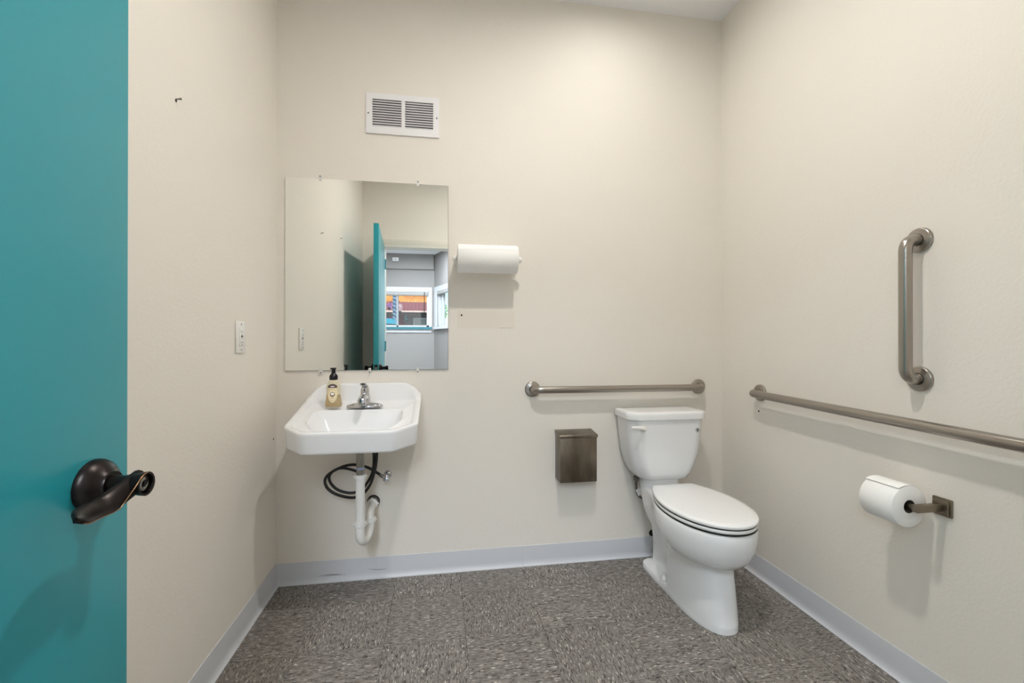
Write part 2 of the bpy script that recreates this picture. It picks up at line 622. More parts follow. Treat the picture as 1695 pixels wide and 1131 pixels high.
def abox(g, t0, t1, n0, n1, z0, z1):
    n = len(g.v)
    g.v += [apt(t, nn, z) for z in (z0, z1) for t, nn in ((t0, n0), (t1, n0), (t1, n1), (t0, n1))]
    for q in ((3, 2, 1, 0), (4, 5, 6, 7), (0, 1, 5, 4), (1, 2, 6, 5), (2, 3, 7, 6), (3, 0, 4, 7)):
        g.face([n + k for k in q])
    return g


AT0, AT1, AZ0, AZ1 = 0.16, 1.10, 1.43, 2.15
g = G()
abox(g, 0, 4.5, -0.15, 0, 0, AZ0); abox(g, 0, 4.5, -0.15, 0, AZ1, 2.84)
abox(g, 0, AT0, -0.15, 0, AZ0, AZ1); abox(g, AT1, 4.5, -0.15, 0, AZ0, AZ1)
struct('wall_angled', g, M_LOBBYWALL, 'angled lobby wall with a narrow window at the mirror edge', 'wall')

M_WFRAME = mat('white_window_vinyl', srgb(196, 198, 202), 0.4)
M_SILL = mat('teal_sill_paint', srgb(44, 104, 114), 0.4)
M_BLIND = mat('white_blind_slat', srgb(205, 205, 205), 0.5)
M_BLINDDARK = mat('blind_rail_grey', srgb(120, 118, 112), 0.5)


def wroot(name, label):
    o = bpy.data.objects.new(name, None); COL.objects.link(o)
    o['kind'] = 'structure'; o['label'] = label; o['_b'] = (0, 0, 0); o['category'] = 'window'
    return o


w1 = wroot('window_1', 'wide white framed window with teal sill in the mirror')
f = G()
f.box((WX0, LY - 0.10, WZ0), (WX0 + 0.04, LY - 0.03, WZ1)); f.box((WX1 - 0.045, LY - 0.10, WZ0), (WX1, LY - 0.03, WZ1))
f.box((WX0, LY - 0.10, WZ0), (WX1, LY - 0.03, WZ0 + 0.035)); f.box((WX0, LY - 0.10, WZ1 - 0.035), (WX1, LY - 0.03, WZ1))
make('window_frame', f, M_WFRAME, w1)
make('mullion', G().box((-0.835, LY - 0.10, WZ0), (-0.80, LY - 0.03, WZ1)), mat('mullion_grey', srgb(140, 146, 152), 0.5), w1)
make('pane', G().box((WX0 + 0.04, LY - 0.07, WZ0 + 0.03), (-0.835, LY - 0.066, WZ1 - 0.03)), M_GLASS, w1)
make('pane', G().box((-0.80, LY - 0.07, WZ0 + 0.03), (WX1 - 0.04, LY - 0.066, WZ1 - 0.03)), M_GLASS, w1)
make('window_sill', G().box((WX0 - 0.06, LY - 0.03, WZ0 - 0.045), (-0.17, LY + 0.06, WZ0)), M_SILL, w1)
make('sill_apron', G().box((WX0 - 0.06, LY, WZ0 - 0.105), (-0.17, LY + 0.02, WZ0 - 0.045)), M_WFRAME, w1)
make('window_head', G().box((WX0 - 0.05, LY, WZ1), (-0.16, LY + 0.02, WZ1 + 0.05)), M_WFRAME, w1)
make('window_casing', G().box((WX1, LY, WZ0), (-0.16, LY + 0.02, WZ1)), M_WFRAME, w1)

w2 = wroot('window_2', 'narrow white framed window at the right edge of the mirror')
f = G()
abox(f, AT0, AT0 + 0.05, -0.10, -0.02, AZ0, AZ1); abox(f, AT1 - 0.04, AT1, -0.10, -0.02, AZ0, AZ1)
abox(f, AT0, AT1, -0.10, -0.02, AZ0, AZ0 + 0.03); abox(f, AT0, AT1, -0.10, -0.02, AZ1 - 0.03, AZ1)
make('window_frame', f, M_WFRAME, w2)
make('sash', abox(G(), AT0 + 0.16, AT0 + 0.19, -0.09, -0.03, AZ0, AZ1), M_WFRAME, w2)
make('pane', abox(G(), AT0 + 0.05, AT0 + 0.16, -0.07, -0.066, AZ0 + 0.02, AZ1 - 0.02), M_GLASS, w2)
make('pane', abox(G(), AT0 + 0.19, AT1 - 0.04, -0.07, -0.066, AZ0 + 0.02, AZ1 - 0.02), M_GLASS, w2)
make('window_sill', abox(G(), 0.04, AT1 + 0.05, -0.02, 0.05, AZ0 - 0.045, AZ0), M_WFRAME, w2)
make('window_head', abox(G(), 0.05, AT1 + 0.05, 0.0, 0.02, AZ1, AZ1 + 0.05), M_WFRAME, w2)
make('window_casing', abox(G(), 0.05, AT0, 0.0, 0.02, AZ0, AZ1), M_WFRAME, w2)

b1 = thing('window_blind', 'raised white venetian blind over the wide window in the mirror', 'blind', (-1.2, LY - 0.01, WZ1 - 0.04))
make('headrail', G().box((WX0 + 0.02, LY - 0.028, WZ1 - 0.04), (WX1 - 0.01, LY + 0.012, WZ1)), M_BLIND, b1)
for k in range(7):
    z = WZ1 - 0.046 - k * 0.007
    make('slat', G().box((WX0 + 0.03, LY - 0.026, z - 0.004), (WX1 - 0.02, LY + 0.006, z)), M_BLIND, b1)
make('bottom_rail', G().box((WX0 + 0.03, LY - 0.026, WZ1 - 0.116), (WX1 - 0.02, LY + 0.008, WZ1 - 0.098)), M_BLINDDARK, b1)
make('wand', G().tube([(-0.305, LY + 0.018, WZ1 - 0.04), (-0.307, LY + 0.02, WZ1 - 0.53)], 0.006, 8), M_HOSE, b1)
b2 = thing('window_blind', 'raised white venetian blind over the narrow window in the mirror', 'blind', apt(0.6, 0, AZ1 - 0.04))
make('headrail', abox(G(), AT0 + 0.01, AT1 - 0.01, -0.015, 0.015, AZ1 - 0.04, AZ1), M_BLIND, b2)
for k in range(5):
    z = AZ1 - 0.046 - k * 0.009
    make('slat', abox(G(), AT0 + 0.02, AT1 - 0.02, -0.015, 0.012, z - 0.005, z), M_BLIND, b2)
make('bottom_rail', abox(G(), AT0 + 0.02, AT1 - 0.02, -0.015, 0.012, AZ1 - 0.11, AZ1 - 0.093), M_BLINDDARK, b2)

wb = thing('wall_box', 'small white plastic box high on the lobby wall in the mirror', 'wall box', (-0.845, LY + 0.05, 2.69))
make('housing', G().box((-0.90, LY + 0.05, 2.69), (-0.79, LY + 0.075, 2.755)), M_PLASTIC, wb, bevel=0.004)
make('label_plate', G().box((-0.878, LY + 0.075, 2.709), (-0.812, LY + 0.077, 2.737)), mat('label_grey', srgb(188, 188, 190), 0.5), wb)

M_LOBBY_FILL = emission(bpy.data.materials.new('lobby_fill_glow'), (0.82, 0.91, 1.0), LOBBY_FILL_RADIANCE)  # added panels, outside the mirror view, for cool fill through the doorway
for k, (lx, ly, words) in enumerate(((-0.35, -3.5, 'near the doorway'), (-0.35, -5.1, 'near the wide window'), (-2.2, -4.3, 'at the far left'))):
    t = thing('lobby_fill_light', 'added unseen fill light panel on the lobby ceiling ' + words, 'ceiling light', (lx, ly, 2.84), 'added lobby fill lights')
    g = G()
    for a, b in (((lx - 0.31, ly - 0.61), (lx + 0.31, ly - 0.58)), ((lx - 0.31, ly + 0.58), (lx + 0.31, ly + 0.61)), ((lx - 0.31, ly - 0.58), (lx - 0.28, ly + 0.58)), ((lx + 0.28, ly - 0.58), (lx + 0.31, ly + 0.58))):
        g.box((*a, 2.815), (*b, 2.84))
    make('frame', g, M_VENT, t)
    make('fill_panel', G().box((lx - 0.28, ly - 0.58, 2.822), (lx + 0.28, ly + 0.58, 2.838)), M_LOBBY_FILL, t)

# ================================================================== STREET OUTSIDE THE LOBBY WINDOW
struct('ground', G().box((-14, -40, -0.3), (10, LY - 0.1, -0.09)), mat('asphalt', srgb(120, 120, 122), 0.9), 'grey street outside the lobby window', 'ground')
FY = -22.8
bld = thing('building', 'low shop building with orange fascia and maroon awning across the street', 'building', (-3.0, FY, 0))
M_BRICK = mat('dark_grey_brick', srgb(96, 86, 92), 0.8)
_b = M_BRICK.node_tree.nodes['Principled BSDF']
_br = N(M_BRICK, 'ShaderNodeTexBrick')
_br.inputs['Color1'].default_value = srgb(104, 90, 96)
_br.inputs['Color2'].default_value = srgb(84, 76, 84)
_br.inputs['Mortar'].default_value = srgb(134, 126, 128)
_br.inputs['Scale'].default_value = 5.0
_tc = N(M_BRICK, 'ShaderNodeTexCoord')
_mp = N(M_BRICK, 'ShaderNodeMapping')
_mp.inputs['Rotation'].default_value = (PI / 2, 0, 0)
LK(M_BRICK, _tc.outputs['Object'], _mp.inputs['Vector']); LK(M_BRICK, _mp.outputs['Vector'], _br.inputs['Vector'])
LK(M_BRICK, _br.outputs['Color'], _b.inputs['Base Color'])
make('wall', G().box((-9, FY - 6, -0.09), (-0.45, FY, 2.8)), M_BRICK, bld)
M_FASCIA = mat('orange_fascia', srgb(236, 160, 60), 0.7)
mottle(M_FASCIA, srgb(222, 132, 44), srgb(246, 186, 84), 1.6)
make('fascia', G().box((-9, FY - 6, 3.33), (-0.45, FY + 0.3, 4.1)), M_FASCIA, bld)
M_AWN = mat('maroon_metal_awning', srgb(128, 66, 78), 0.5)
awn = make('awning', G().loft([[(x, FY, 3.33), (x, FY + 0.35, 3.33), (x, FY + 0.95, 2.84), (x, FY, 2.80)] for x in (-9, -0.45)]), M_AWN, bld)
x = -6.0
while x < -0.5:
    make('awning_rib', G().loft([[(xx, FY + 0.35, 3.345), (xx, FY + 0.37, 3.365), (xx, FY + 0.975, 2.87), (xx, FY + 0.95, 2.85)] for xx in (x, x + 0.05)]), mat('rib_maroon', srgb(150, 84, 96), 0.5) if x == -6.0 else bpy.data.materials['rib_maroon'], awn)
    x += 0.19
make('awning_edge', G().box((-9, FY + 0.93, 2.74), (-0.45, FY + 0.99, 2.83)), mat('pale_pink_edge', srgb(238, 206, 196), 0.6), bld)
make('shop_door', G().box((-2.22, FY, -0.09), (-1.98, FY + 0.05, 2.66)), mat('maroon_shop_door', srgb(104, 36, 56), 0.5), bld)
post = make('poster', G().box((-1.95, FY, 2.30), (-1.74, FY + 0.02, 2.64)), mat('dark_poster', srgb(40, 60, 72), 0.5), bld)
for (px, pz, ps) in ((-1.90, 2.54, 0.035), (-1.82, 2.58, 0.03), (-1.86, 2.45, 0.04), (-1.79, 2.42, 0.03), (-1.91, 2.37, 0.03)):
    make('poster_dot', G().lathe([(0.02, ps), (0.024, ps)], (px, FY, pz), (0, 1, 0), 12), mat('poster_teal', srgb(130, 200, 206), 0.6) if 'poster_teal' not in bpy.data.materials else bpy.data.materials['poster_teal'], post)
swin = G()
swin.box((-1.46, FY, 1.4), (-1.40, FY + 0.08, 2.50)); swin.box((-0.76, FY, 1.4), (-0.70, FY + 0.08, 2.50)); swin.box((-1.46, FY, 2.42), (-0.70, FY + 0.08, 2.50)); swin.box((-1.46, FY, 1.4), (-0.70, FY + 0.08, 1.48))
sw_ = make('shop_window', swin, M_WFRAME, bld)
make('pane', G().box((-1.40, FY, 1.48), (-0.76, FY + 0.03, 2.42)), mat('shop_window_pane', srgb(168, 166, 160), 0.3), sw_)

# lamp post wrapped in a blue and white spiral with flower baskets
PY = -13.0
M_POLE = mat('blue_pole', srgb(52, 108, 146), 0.5)
M_WRAP = mat('white_wrap', srgb(206, 222, 232), 0.6)
pl = thing('lamp_post', 'blue street post wrapped in a white spiral outside the window', 'post', (-1.505, PY, -0.09))
make('pole', G().tube([(-1.505, PY, -0.09), (-1.505, PY, 3.4)], 0.055, 14), M_POLE, pl, smooth=True)
sp = [(-1.505 + 0.058 * math.cos(a), PY + 0.058 * math.sin(a), 0.6 + a * 0.021) for a in [k * PI / 8 for k in range(0, 320)]]
make('spiral_wrap', G().tube(sp, 0.011, 6), M_WRAP, pl, smooth=True)
make('bracket', G().tube(smooth_path([(-1.505, PY, 2.50), (-1.42, PY, 2.53), (-1.32, PY, 2.48)]), 0.012, 6), M_HOSE, pl)
make('bracket', G().tube(smooth_path([(-1.505, PY, 2.47), (-1.58, PY, 2.50), (-1.66, PY, 2.46)]), 0.012, 6), M_HOSE, pl)
import random
rnd = random.Random(4)


def flower_basket(cx, cz, rx, rz, mats_, label):
    t = thing('flower_basket', label, 'flower basket', (cx, PY + 0.06, cz - rz), 'flower baskets on the street post')
    g = G().lathe([(0, 0.02), (0.02, rx * 0.45), (0.07, rx * 0.75), (0.075, rx * 0.7)], (cx, PY + 0.06, cz - rz), (0, 0, 1), 14)
    make('basket', g, mat('basket_brown', srgb(80, 66, 52), 0.9) if 'basket_brown' not in bpy.data.materials else bpy.data.materials['basket_brown'], t, smooth=True)
    for m_ in mats_:
        g = G()
        for k in range(34):
            a, e, q = rnd.uniform(0, 2 * PI), rnd.uniform(-0.7, 1.2), rnd.uniform(0.55, 1)
            c = Vector((cx + rx * q * math.cos(a) * math.cos(e), PY + 0.06 + rx * q * math.sin(a) * math.cos(e), cz + rz * q * math.sin(e)))
            n = Vector((math.cos(a) * math.cos(e), math.sin(a) * math.cos(e), math.sin(e)))
            g.lathe([(0, 0.004), (0.008, rx * 0.20), (0.014, rx * 0.16)], c, n, 6)
        make('blossoms', g, m_, t)['kind'] = 'stuff'


M_PINK = mat('pale_pink_petals', srgb(240, 196, 206), 0.7)
M_WHT = mat('white_petals', srgb(244, 236, 232), 0.7)
M_PURP = mat('purple_petals', srgb(150, 92, 190), 0.7)
M_LILAC = mat('lilac_petals', srgb(196, 156, 220), 0.7)
flower_basket(-1.315, 2.27, 0.075, 0.16, (M_PINK, M_WHT), 'hanging basket of pale pink and white flowers on the post')
flower_basket(-1.655, 2.33, 0.085, 0.11, (M_PURP, M_LILAC), 'hanging basket of purple flowers on the post')

# parked car and a-frame sign below the baskets
M_CARGLASS = mat('car_glass', srgb(40, 60, 70), 0.1)


def parked_car(x1, cy, k, paint, label):
    """car whose right end stands at x1; k scales its height"""
    def ring(z, a, b, hw, cut):
        x0_, x1_ = x1 - 3.7 + a, x1 - b
        z = -0.09 + (z + 0.09) * k
        return [(x0_ + cut, cy - hw, z), (x1_ - cut, cy - hw, z), (x1_, cy - hw * 0.7, z), (x1_, cy + hw * 0.7, z), (x1_ - cut, cy + hw, z), (x0_ + cut, cy + hw, z), (x0_, cy + hw * 0.7, z), (x0_, cy - hw * 0.7, z)]
    c = thing('parked_car', label, 'car', (x1 - 1.85, cy, -0.09), 'cars parked on the street')
    make('car_body', G().loft([ring(0.25, 0.1, 0.1, 0.85, 0.2), ring(0.55, 0, 0, 0.9, 0.2), ring(0.95, 0.1, 0.05, 0.88, 0.2), ring(1.0, 0.3, 0.2, 0.84, 0.2)]), paint, c, smooth=True)
    make('cabin_glass', G().loft([ring(1.0, 0.5, 0.35, 0.80, 0.15), ring(1.60, 1.1, 0.55, 0.66, 0.12)]), M_CARGLASS, c)
    make('roof', G().loft([ring(1.60, 1.08, 0.53, 0.67, 0.12), ring(1.74, 1.3, 0.60, 0.60, 0.12)]), paint, c, smooth=True)
    for wx in (x1 - 2.9, x1 - 0.9):
        for s_ in (-1, 1):
            make('wheel', G().lathe([(0, 0.2), (0.0, 0.31), (0.2, 0.31), (0.2, 0.2)], (wx, cy + s_ * 0.82 - 0.1, 0.22), (0, 1, 0), 20), M_HOSE, c, smooth=True)


parked_car(-0.58, -9.9, 1.0, mat('turquoise_car_paint', srgb(40, 160, 186), 0.25), 'turquoise parked car seen low through the left pane')
parked_car(2.0, -18.5, 1.09, mat('pale_blue_car_paint', srgb(200, 222, 230), 0.25), 'pale blue parked car in front of the shop window')
sg = thing('street_sign', 'small magenta street sign beside the spiral post', 'sign', (-1.79, PY - 0.55, -0.09))
make('sign_post', G().tube([(-1.79, PY - 0.55, -0.09), (-1.79, PY - 0.55, 1.88)], 0.015, 8), M_HOSE, sg)
make('sign_board', G().box((-1.87, PY - 0.535, 1.86), (-1.64, PY - 0.52, 1.98)), mat('magenta_sign', srgb(176, 62, 150), 0.5), sg)

TRX, TRY = 0.12, -21.0
tree = thing('tree', 'green leafy street tree outside the narrow window', 'tree', (TRX, TRY, -0.09))
make('trunk', G().tube([(TRX, TRY, -0.09), (TRX - 0.02, TRY, 1.0), (TRX + 0.02, TRY, 1.9), (TRX, TRY, 2.6)], [0.08, 0.06, 0.05, 0.03], 10), mat('bark', srgb(150, 128, 112), 0.9), tree, smooth=True)
g = G()
for k in range(520):
    a, e, q = rnd.uniform(0, 2 * PI), rnd.uniform(-PI / 2, PI / 2), rnd.uniform(0.3, 1) ** 0.5
    c = Vector((TRX - 0.05 + 0.30 * q * math.cos(a) * math.cos(e), TRY + 0.3 * q * math.sin(a) * math.cos(e), 2.75 + 0.5 * q * math.sin(e)))
    u = Vector((rnd.uniform(-1, 1), rnd.uniform(-1, 1), rnd.uniform(-1, 1))).normalized(); v_ = u.orthogonal().normalized(); w_ = u.cross(v_)
    n = len(g.v)
    g.v += [tuple(c - v_ * 0.07), tuple(c + w_ * 0.03 + u * 0.01), tuple(c + v_ * 0.07), tuple(c - w_ * 0.03 + u * 0.01)]
    g.face((n, n + 1, n + 2, n + 3))
make('foliage', g, mat('spring_leaf', srgb(120, 196, 80), 0.6), tree)['kind'] = 'stuff'

# ================================================================== RESTROOM CEILING LIGHTS
for (lx, ly), rad, words in ((LAMP_A, LAMP_A_RADIANCE, 'in the middle of the room'), (LAMP_B, LAMP_B_RADIANCE, 'close to the wall above the toilet')):
    t = thing('ceiling_downlight', 'round recessed ceiling light ' + words, 'ceiling light', (lx, ly, ZC), 'restroom ceiling lights')
    make('trim_ring', G().lathe([(0, 0.052), (0, 0.075), (0.004, 0.076), (0.009, 0.068), (0.009, 0.052)], (lx, ly, ZC), (0, 0, -1), 40, False, False), M_VENT, t, smooth=True)
    m_ = emission(bpy.data.materials.new('downlight_lens'), LAMP_COLOR, rad)
    make('lens', G().lathe([(0.001, 0.05), (0.004, 0.05)], (lx, ly, ZC), (0, 0, -1), 40), m_, t)

# ================================================================== MIRROR
MX0, MX1, MZ0, MZ1 = -0.71, 0.0375, 0.995, 1.895
t = thing('wall_mirror', 'frameless rectangular wall mirror above the sink', 'mirror', ((MX0 + MX1) / 2, 0, MZ0))
make('mirror_glass', G().box((MX0, -0.0075, MZ0), (MX1, -0.003, MZ1)), M_MIRROR, t)
make('backing', G().box((MX0 - 0.0012, -0.003, MZ0 - 0.0012), (MX1 + 0.0012, -0.0002, MZ1 + 0.0012)), M_BACKING, t)
for cx, top in ((-0.556, 1), (-0.107, 1), (-0.553, 0), (-0.332, 0), (-0.108, 0)):
    s = 1 if top else -1
    z = MZ1 if top else MZ0
    g = G()
    g.box((cx - 0.006, -0.0002, z + s * 0.0015), (cx + 0.006, -0.0105, z + s * 0.016))
    g.box((cx - 0.006, -0.0078, z - s * 0.009), (cx + 0.006, -0.0105, z + s * 0.0015))
    c = make('clip', g, M_CLEAR, t)
    make('clip_screw', G().lathe([(0, 0.0032), (0.0012, 0.0032), (0.002, 0.0015)], (cx, -0.0105, z + s * 0.010), (0, -1, 0), 12), M_SCREW, c)

# ================================================================== VENT GRILLE
VX0, VX1, VZ0, VZ1 = -0.351, -0.006, 2.1275, 2.321
t = thing('vent_grille', 'white metal return air grille above the mirror', 'vent', ((VX0 + VX1) / 2, 0, VZ0))
bx0, bx1, bx2, bx3 = VX0 + 0.030, VX0 + 0.1655, VX0 + 0.1825, VX1 - 0.029
bz0, bz1 = VZ0 + 0.034, VZ1 - 0.028
g = G()
for a, b in (((VX0, VZ0), (VX1, bz0)), ((VX0, bz1), (VX1, VZ1)), ((VX0, bz0), (bx0, bz1)), ((bx1, bz0), (bx2, bz1)), ((bx3, bz0), (VX1, bz1))):
    g.box((a[0], -0.008, a[1]), (b[0], -0.005, b[1]))
g.box((VX0, -0.005, VZ0), (VX0 + 0.003, 0, VZ1)); g.box((VX1 - 0.003, -0.005, VZ0), (VX1, 0, VZ1))
g.box((VX0 + 0.003, -0.005, VZ0), (VX1 - 0.003, 0, VZ0 + 0.003)); g.box((VX0 + 0.003, -0.005, VZ1 - 0.003), (VX1 - 0.003, 0, VZ1))
make('grille_frame', g, M_VENT, t)
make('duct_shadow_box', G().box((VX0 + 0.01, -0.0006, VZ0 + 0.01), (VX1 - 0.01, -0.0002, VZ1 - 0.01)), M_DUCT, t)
NSL = 11
pitch = (bz1 - bz0) / NSL
for a, b in ((bx0, bx1), (bx2, bx3)):
    for k in range(NSL):
        z = bz0 + k * pitch
        g = G().loft([[(x, -0.0072, z + 0.0006), (x, -0.0066, z), (x, -0.0012, z + pitch * 0.80), (x, -0.0018, z + pitch * 0.80 + 0.0007)] for x in (a - 0.001, b + 0.001)])
        make('slat', g, M_SLAT, t)
for x, z in ((VX0 + 0.0115, VZ0 + 0.095), (VX1 - 0.0115, VZ0 + 0.095)):
    make('screw', G().lathe([(0, 0.004), (0.001, 0.0038), (0.0018, 0.002)], (x, -0.008, z), (0, -1, 0), 14), M_SCREW, t, smooth=True)

# ================================================================== PAPER TOWELS
TZ, TY, TR = 1.523, -0.096, 0.066
RX0, RX1 = 0.080, 0.364
t = thing('paper_towel_holder', 'white plastic paper towel holder right of the mirror', 'towel holder', ((RX0 + RX1) / 2, 0, TZ))
make('back_plate', G().box((RX0 - 0.012, -0.008, TZ - 0.022), (RX1 + 0.012, -0.0003, TZ + 0.022)), M_PLASTIC, t, bevel=0.002)
for x0, s in ((RX0 - 0.004, -1), (RX1 + 0.004, 1)):
    g = G()
    ring = lambda x, : [(x, y, z) for y, z in ((-0.001, TZ + 0.020), (-0.001, TZ - 0.020), (TY - 0.006, TZ - 0.011), (TY - 0.014, TZ), (TY - 0.006, TZ + 0.011))]
    g.loft([ring(x0), ring(x0 + s * 0.005)])
    a = make('arm', g, M_PLASTIC, t, bevel=0.001)
    make('knob', G().lathe([(0.004, 0.016), (0.009, 0.0160), (0.015, 0.0145), (0.020, 0.010), (0.0225, 0.005), (0.023, 0.0015)], (x0, TY, TZ), (s, 0, 0), 24), M_PLASTIC, t, smooth=True)
    make('peg', G().lathe([(0, 0.014), (0.012, 0.013)], (x0, TY, TZ), (-s, 0, 0), 18), M_PLASTIC, t, smooth=True)
t = thing('paper_towel_roll', 'full roll of white paper towels on its holder', 'paper towels', ((RX0 + RX1) / 2, TY, TZ - TR))
g = G()
prof = [(0, 0.019), (0, TR - 0.001), (0.001, TR), (RX1 - RX0 - 0.001, TR), (RX1 - RX0, TR - 0.001), (RX1 - RX0, 0.019)]
g.lathe(prof, (RX0, TY, TZ), (1, 0, 0), 48, False, False)
make('paper', g, M_PAPER, t, smooth=True)
make('core', G().lathe([(0.0005, 0.0192), (RX1 - RX0 - 0.0005, 0.0192), (RX1 - RX0 - 0.0005, 0.0178), (0.0005, 0.0178), (0.0005, 0.0192)], (RX0, TY, TZ), (1, 0, 0), 24, False, False), M_CARD, t, smooth=True)
# loose sheet lying over the top of the roll
pts = []
for k in range(12):
    a = math.radians(150 - k * 13)
    r = TR + 0.0008 + (0.004 * (k / 11) ** 3)
    pts.append((TY - r * math.cos(PI - a), TZ + r * math.sin(a)))
g = G()
rings = []
for x in (RX0 + 0.0005, RX1 - 0.0005):
    rings.append([(x, y, z) for y, z in pts] + [(x, y, z - 0.0006) for y, z in pts[::-1]])
g.loft(rings)
make('loose_sheet', g, M_PAPER, t, smooth=True)

# ================================================================== WALL ANCHORS
def anchor(x, y, z, axis, label, ring=False):
    t = thing('wall_anchor', label, 'wall anchor', (x, y, z))
    make('hole', G().lathe([(0, 0.0045), (0.0008, 0.0042)], (x, y, z), axis, 14), M_BLACKHOLE if not ring else M_PATCH, t)
    if ring:
        make('collar', G().lathe([(0, 0.0062), (0.0018, 0.0060), (0.0018, 0.0045), (0.001, 0.0044)], (x, y, z), axis, 18), M_PLASTIC, t, smooth=True)
        make('hole', G().lathe([(0.0008, 0.0016), (0.0012, 0.0015)], (x, y, z), axis, 10), M_BLACKHOLE, t)
    return t


anchor(0.104, -0.0006, 1.261, (0, -1, 0), 'black empty screw hole under the paper towels')
anchor(0.343, -0.0006, 1.263, (0, -1, 0), 'white plastic screw anchor under the paper towel roll', True)
sc = anchor(XL, -0.795, 1.82, (1, 0, 0), 'dark screw sticking out high on the wall by the door')
make('screw', G().lathe([(0, 0.0018), (0.012, 0.0018), (0.012, 0.0038), (0.0145, 0.003)], (XL, -0.795, 1.824), (1, 0, 0.15), 10), M_SCREW, sc)
sc = anchor(XL, -1.346, 1.916, (1, 0, 0), 'dark screw behind the door, seen in the mirror')
make('screw', G().lathe([(0, 0.0018), (0.012, 0.0018), (0.012, 0.0038), (0.0145, 0.003)], (XL, -1.346, 1.918), (1, 0, 0.15), 10), M_SCREW, sc)
anchor(XR, -0.283, 0.795, (-1, 0, 0), 'tiny nail hole below the corner end of the long grab bar')
anchor(XL, -0.035, 0.685, (1, 0, 0), 'tiny dark nail hole beside the sink')

# ================================================================== GFCI OUTLET
py0, py1, pz0, pz1 = -0.421, -0.344, 1.086, 1.206
t = thing('wall_outlet', 'white outlet plate on the wall between door and mirror', 'outlet', (XL, (py0 + py1) / 2, pz0))
pc, pzc = (py0 + py1) / 2, (pz0 + pz1) / 2
make('cover_plate', G().box((XL + 0.0002, py0, pz0), (XL + 0.006, py1, pz1)), M_PLASTIC, t, bevel=0.003)
rc = make('receptacle', G().box((XL + 0.006, pc - 0.0165, pzc - 0.033), (XL + 0.0085, pc + 0.0165, pzc + 0.033)), mat('outlet_face', srgb(238, 237, 234), 0.3), t, bevel=0.001)
for s in (-1, 1):
    z = pzc + s * 0.0205
    for dy, hh in ((-0.0065, 0.0042), (0.0065, 0.0034)):
        make('slot', G().box((XL + 0.0084, pc + dy - 0.0009, z - hh), (XL + 0.0088, pc + dy + 0.0009, z + hh)), M_BLACKHOLE, rc)
    make('ground_hole', G().lathe([(0, 0.0024), (0.0004, 0.0024)], (XL + 0.0084, pc, z - 0.0095), (1, 0, 0), 10), M_BLACKHOLE, rc)
make('test_button', G().box((XL + 0.0085, pc - 0.008, pzc + 0.0008), (XL + 0.0098, pc + 0.008, pzc + 0.0058)), M_INK, rc, bevel=0.0003)
make('reset_button', G().box((XL + 0.0085, pc - 0.008, pzc - 0.0058), (XL + 0.0098, pc + 0.008, pzc - 0.0008)), mat('reset_grey', srgb(190, 186, 180), 0.4), rc, bevel=0.0003)
for z in (pz0 + 0.012, pz1 - 0.012):
    make('screw', G().lathe([(0, 0.003), (0.0008, 0.0028)], (XL + 0.006, pc, z), (1, 0, 0), 12), M_SCREW, t)


# ================================================================== GRAB BARS
def grab_bar(p0, p1, nrm, label, off=0.057, r=0.0178):
    p0, p1, n = Vector(p0), Vector(p1), Vector(nrm)
    t = thing('grab_bar', label, 'grab bar', tuple(p0), 'brushed steel grab bars')
    path = bend_path([p0 + n * 0.004, p0 + n * off, p1 + n * off, p1 + n * 0.004], 0.040, 9)
    make('bar', G().tube(path, r, 24), M_STEEL, t, smooth=True)
    for p in (p0, p1):
        fl = make('flange', G().lathe([(0.0003, 0.0395), (0.0065, 0.0395), (0.0095, 0.0375), (0.0108, 0.034), (0.0112, 0.022), (0.0125, 0.0195), (0.0125, 0.0180)], p, n, 40, True, False), M_STEEL, t, smooth=True)
        make('gasket', G().lathe([(0.0112, 0.0195), (0.0132, 0.0190), (0.0132, 0.0178)], p, n, 28, False, False), M_GASKET_AND_SHADE, fl, smooth=True)
    return t


grab_bar((0.461, 0, 0.890), (1.372, 0, 0.889), (0, -1, 0), 'horizontal steel grab bar on the wall above the toilet tank')
grab_bar((XR, -0.296, 0.885), (XR, -1.363, 0.862), (-1, 0, 0), 'long steel grab bar running along the wall above the toilet paper')
grab_bar((XR, -1.014, 1.452), (XR, -1.014, 1.009), (-1, 0, 0), 'short vertical steel grab bar above the long one')

# ================================================================== SANITARY BOX
t = thing('waste_receptacle', 'small dark steel sanitary waste box left of the toilet', 'waste box', (0.672, 0, 0.437))
BX0, BX1 = 0.580, 0.767
make('box_body', G().box((BX0, -0.098, 0.437), (BX1, -0.0005, 0.664)), M_BOXSTEEL, t, bevel=0.0012)
g = G()
prof = [(-0.0004, 0.6645), (-0.103, 0.6645), (-0.103, 0.656), (-0.1045, 0.656), (-0.1055, 0.667), (-0.103, 0.671), (-0.0004, 0.681)]
g.loft([[(x, y, z) for y, z in prof] for x in (BX0 - 0.003, BX1 + 0.003)])
make('lid', g, M_BOXSTEEL, t, bevel=0.0008)

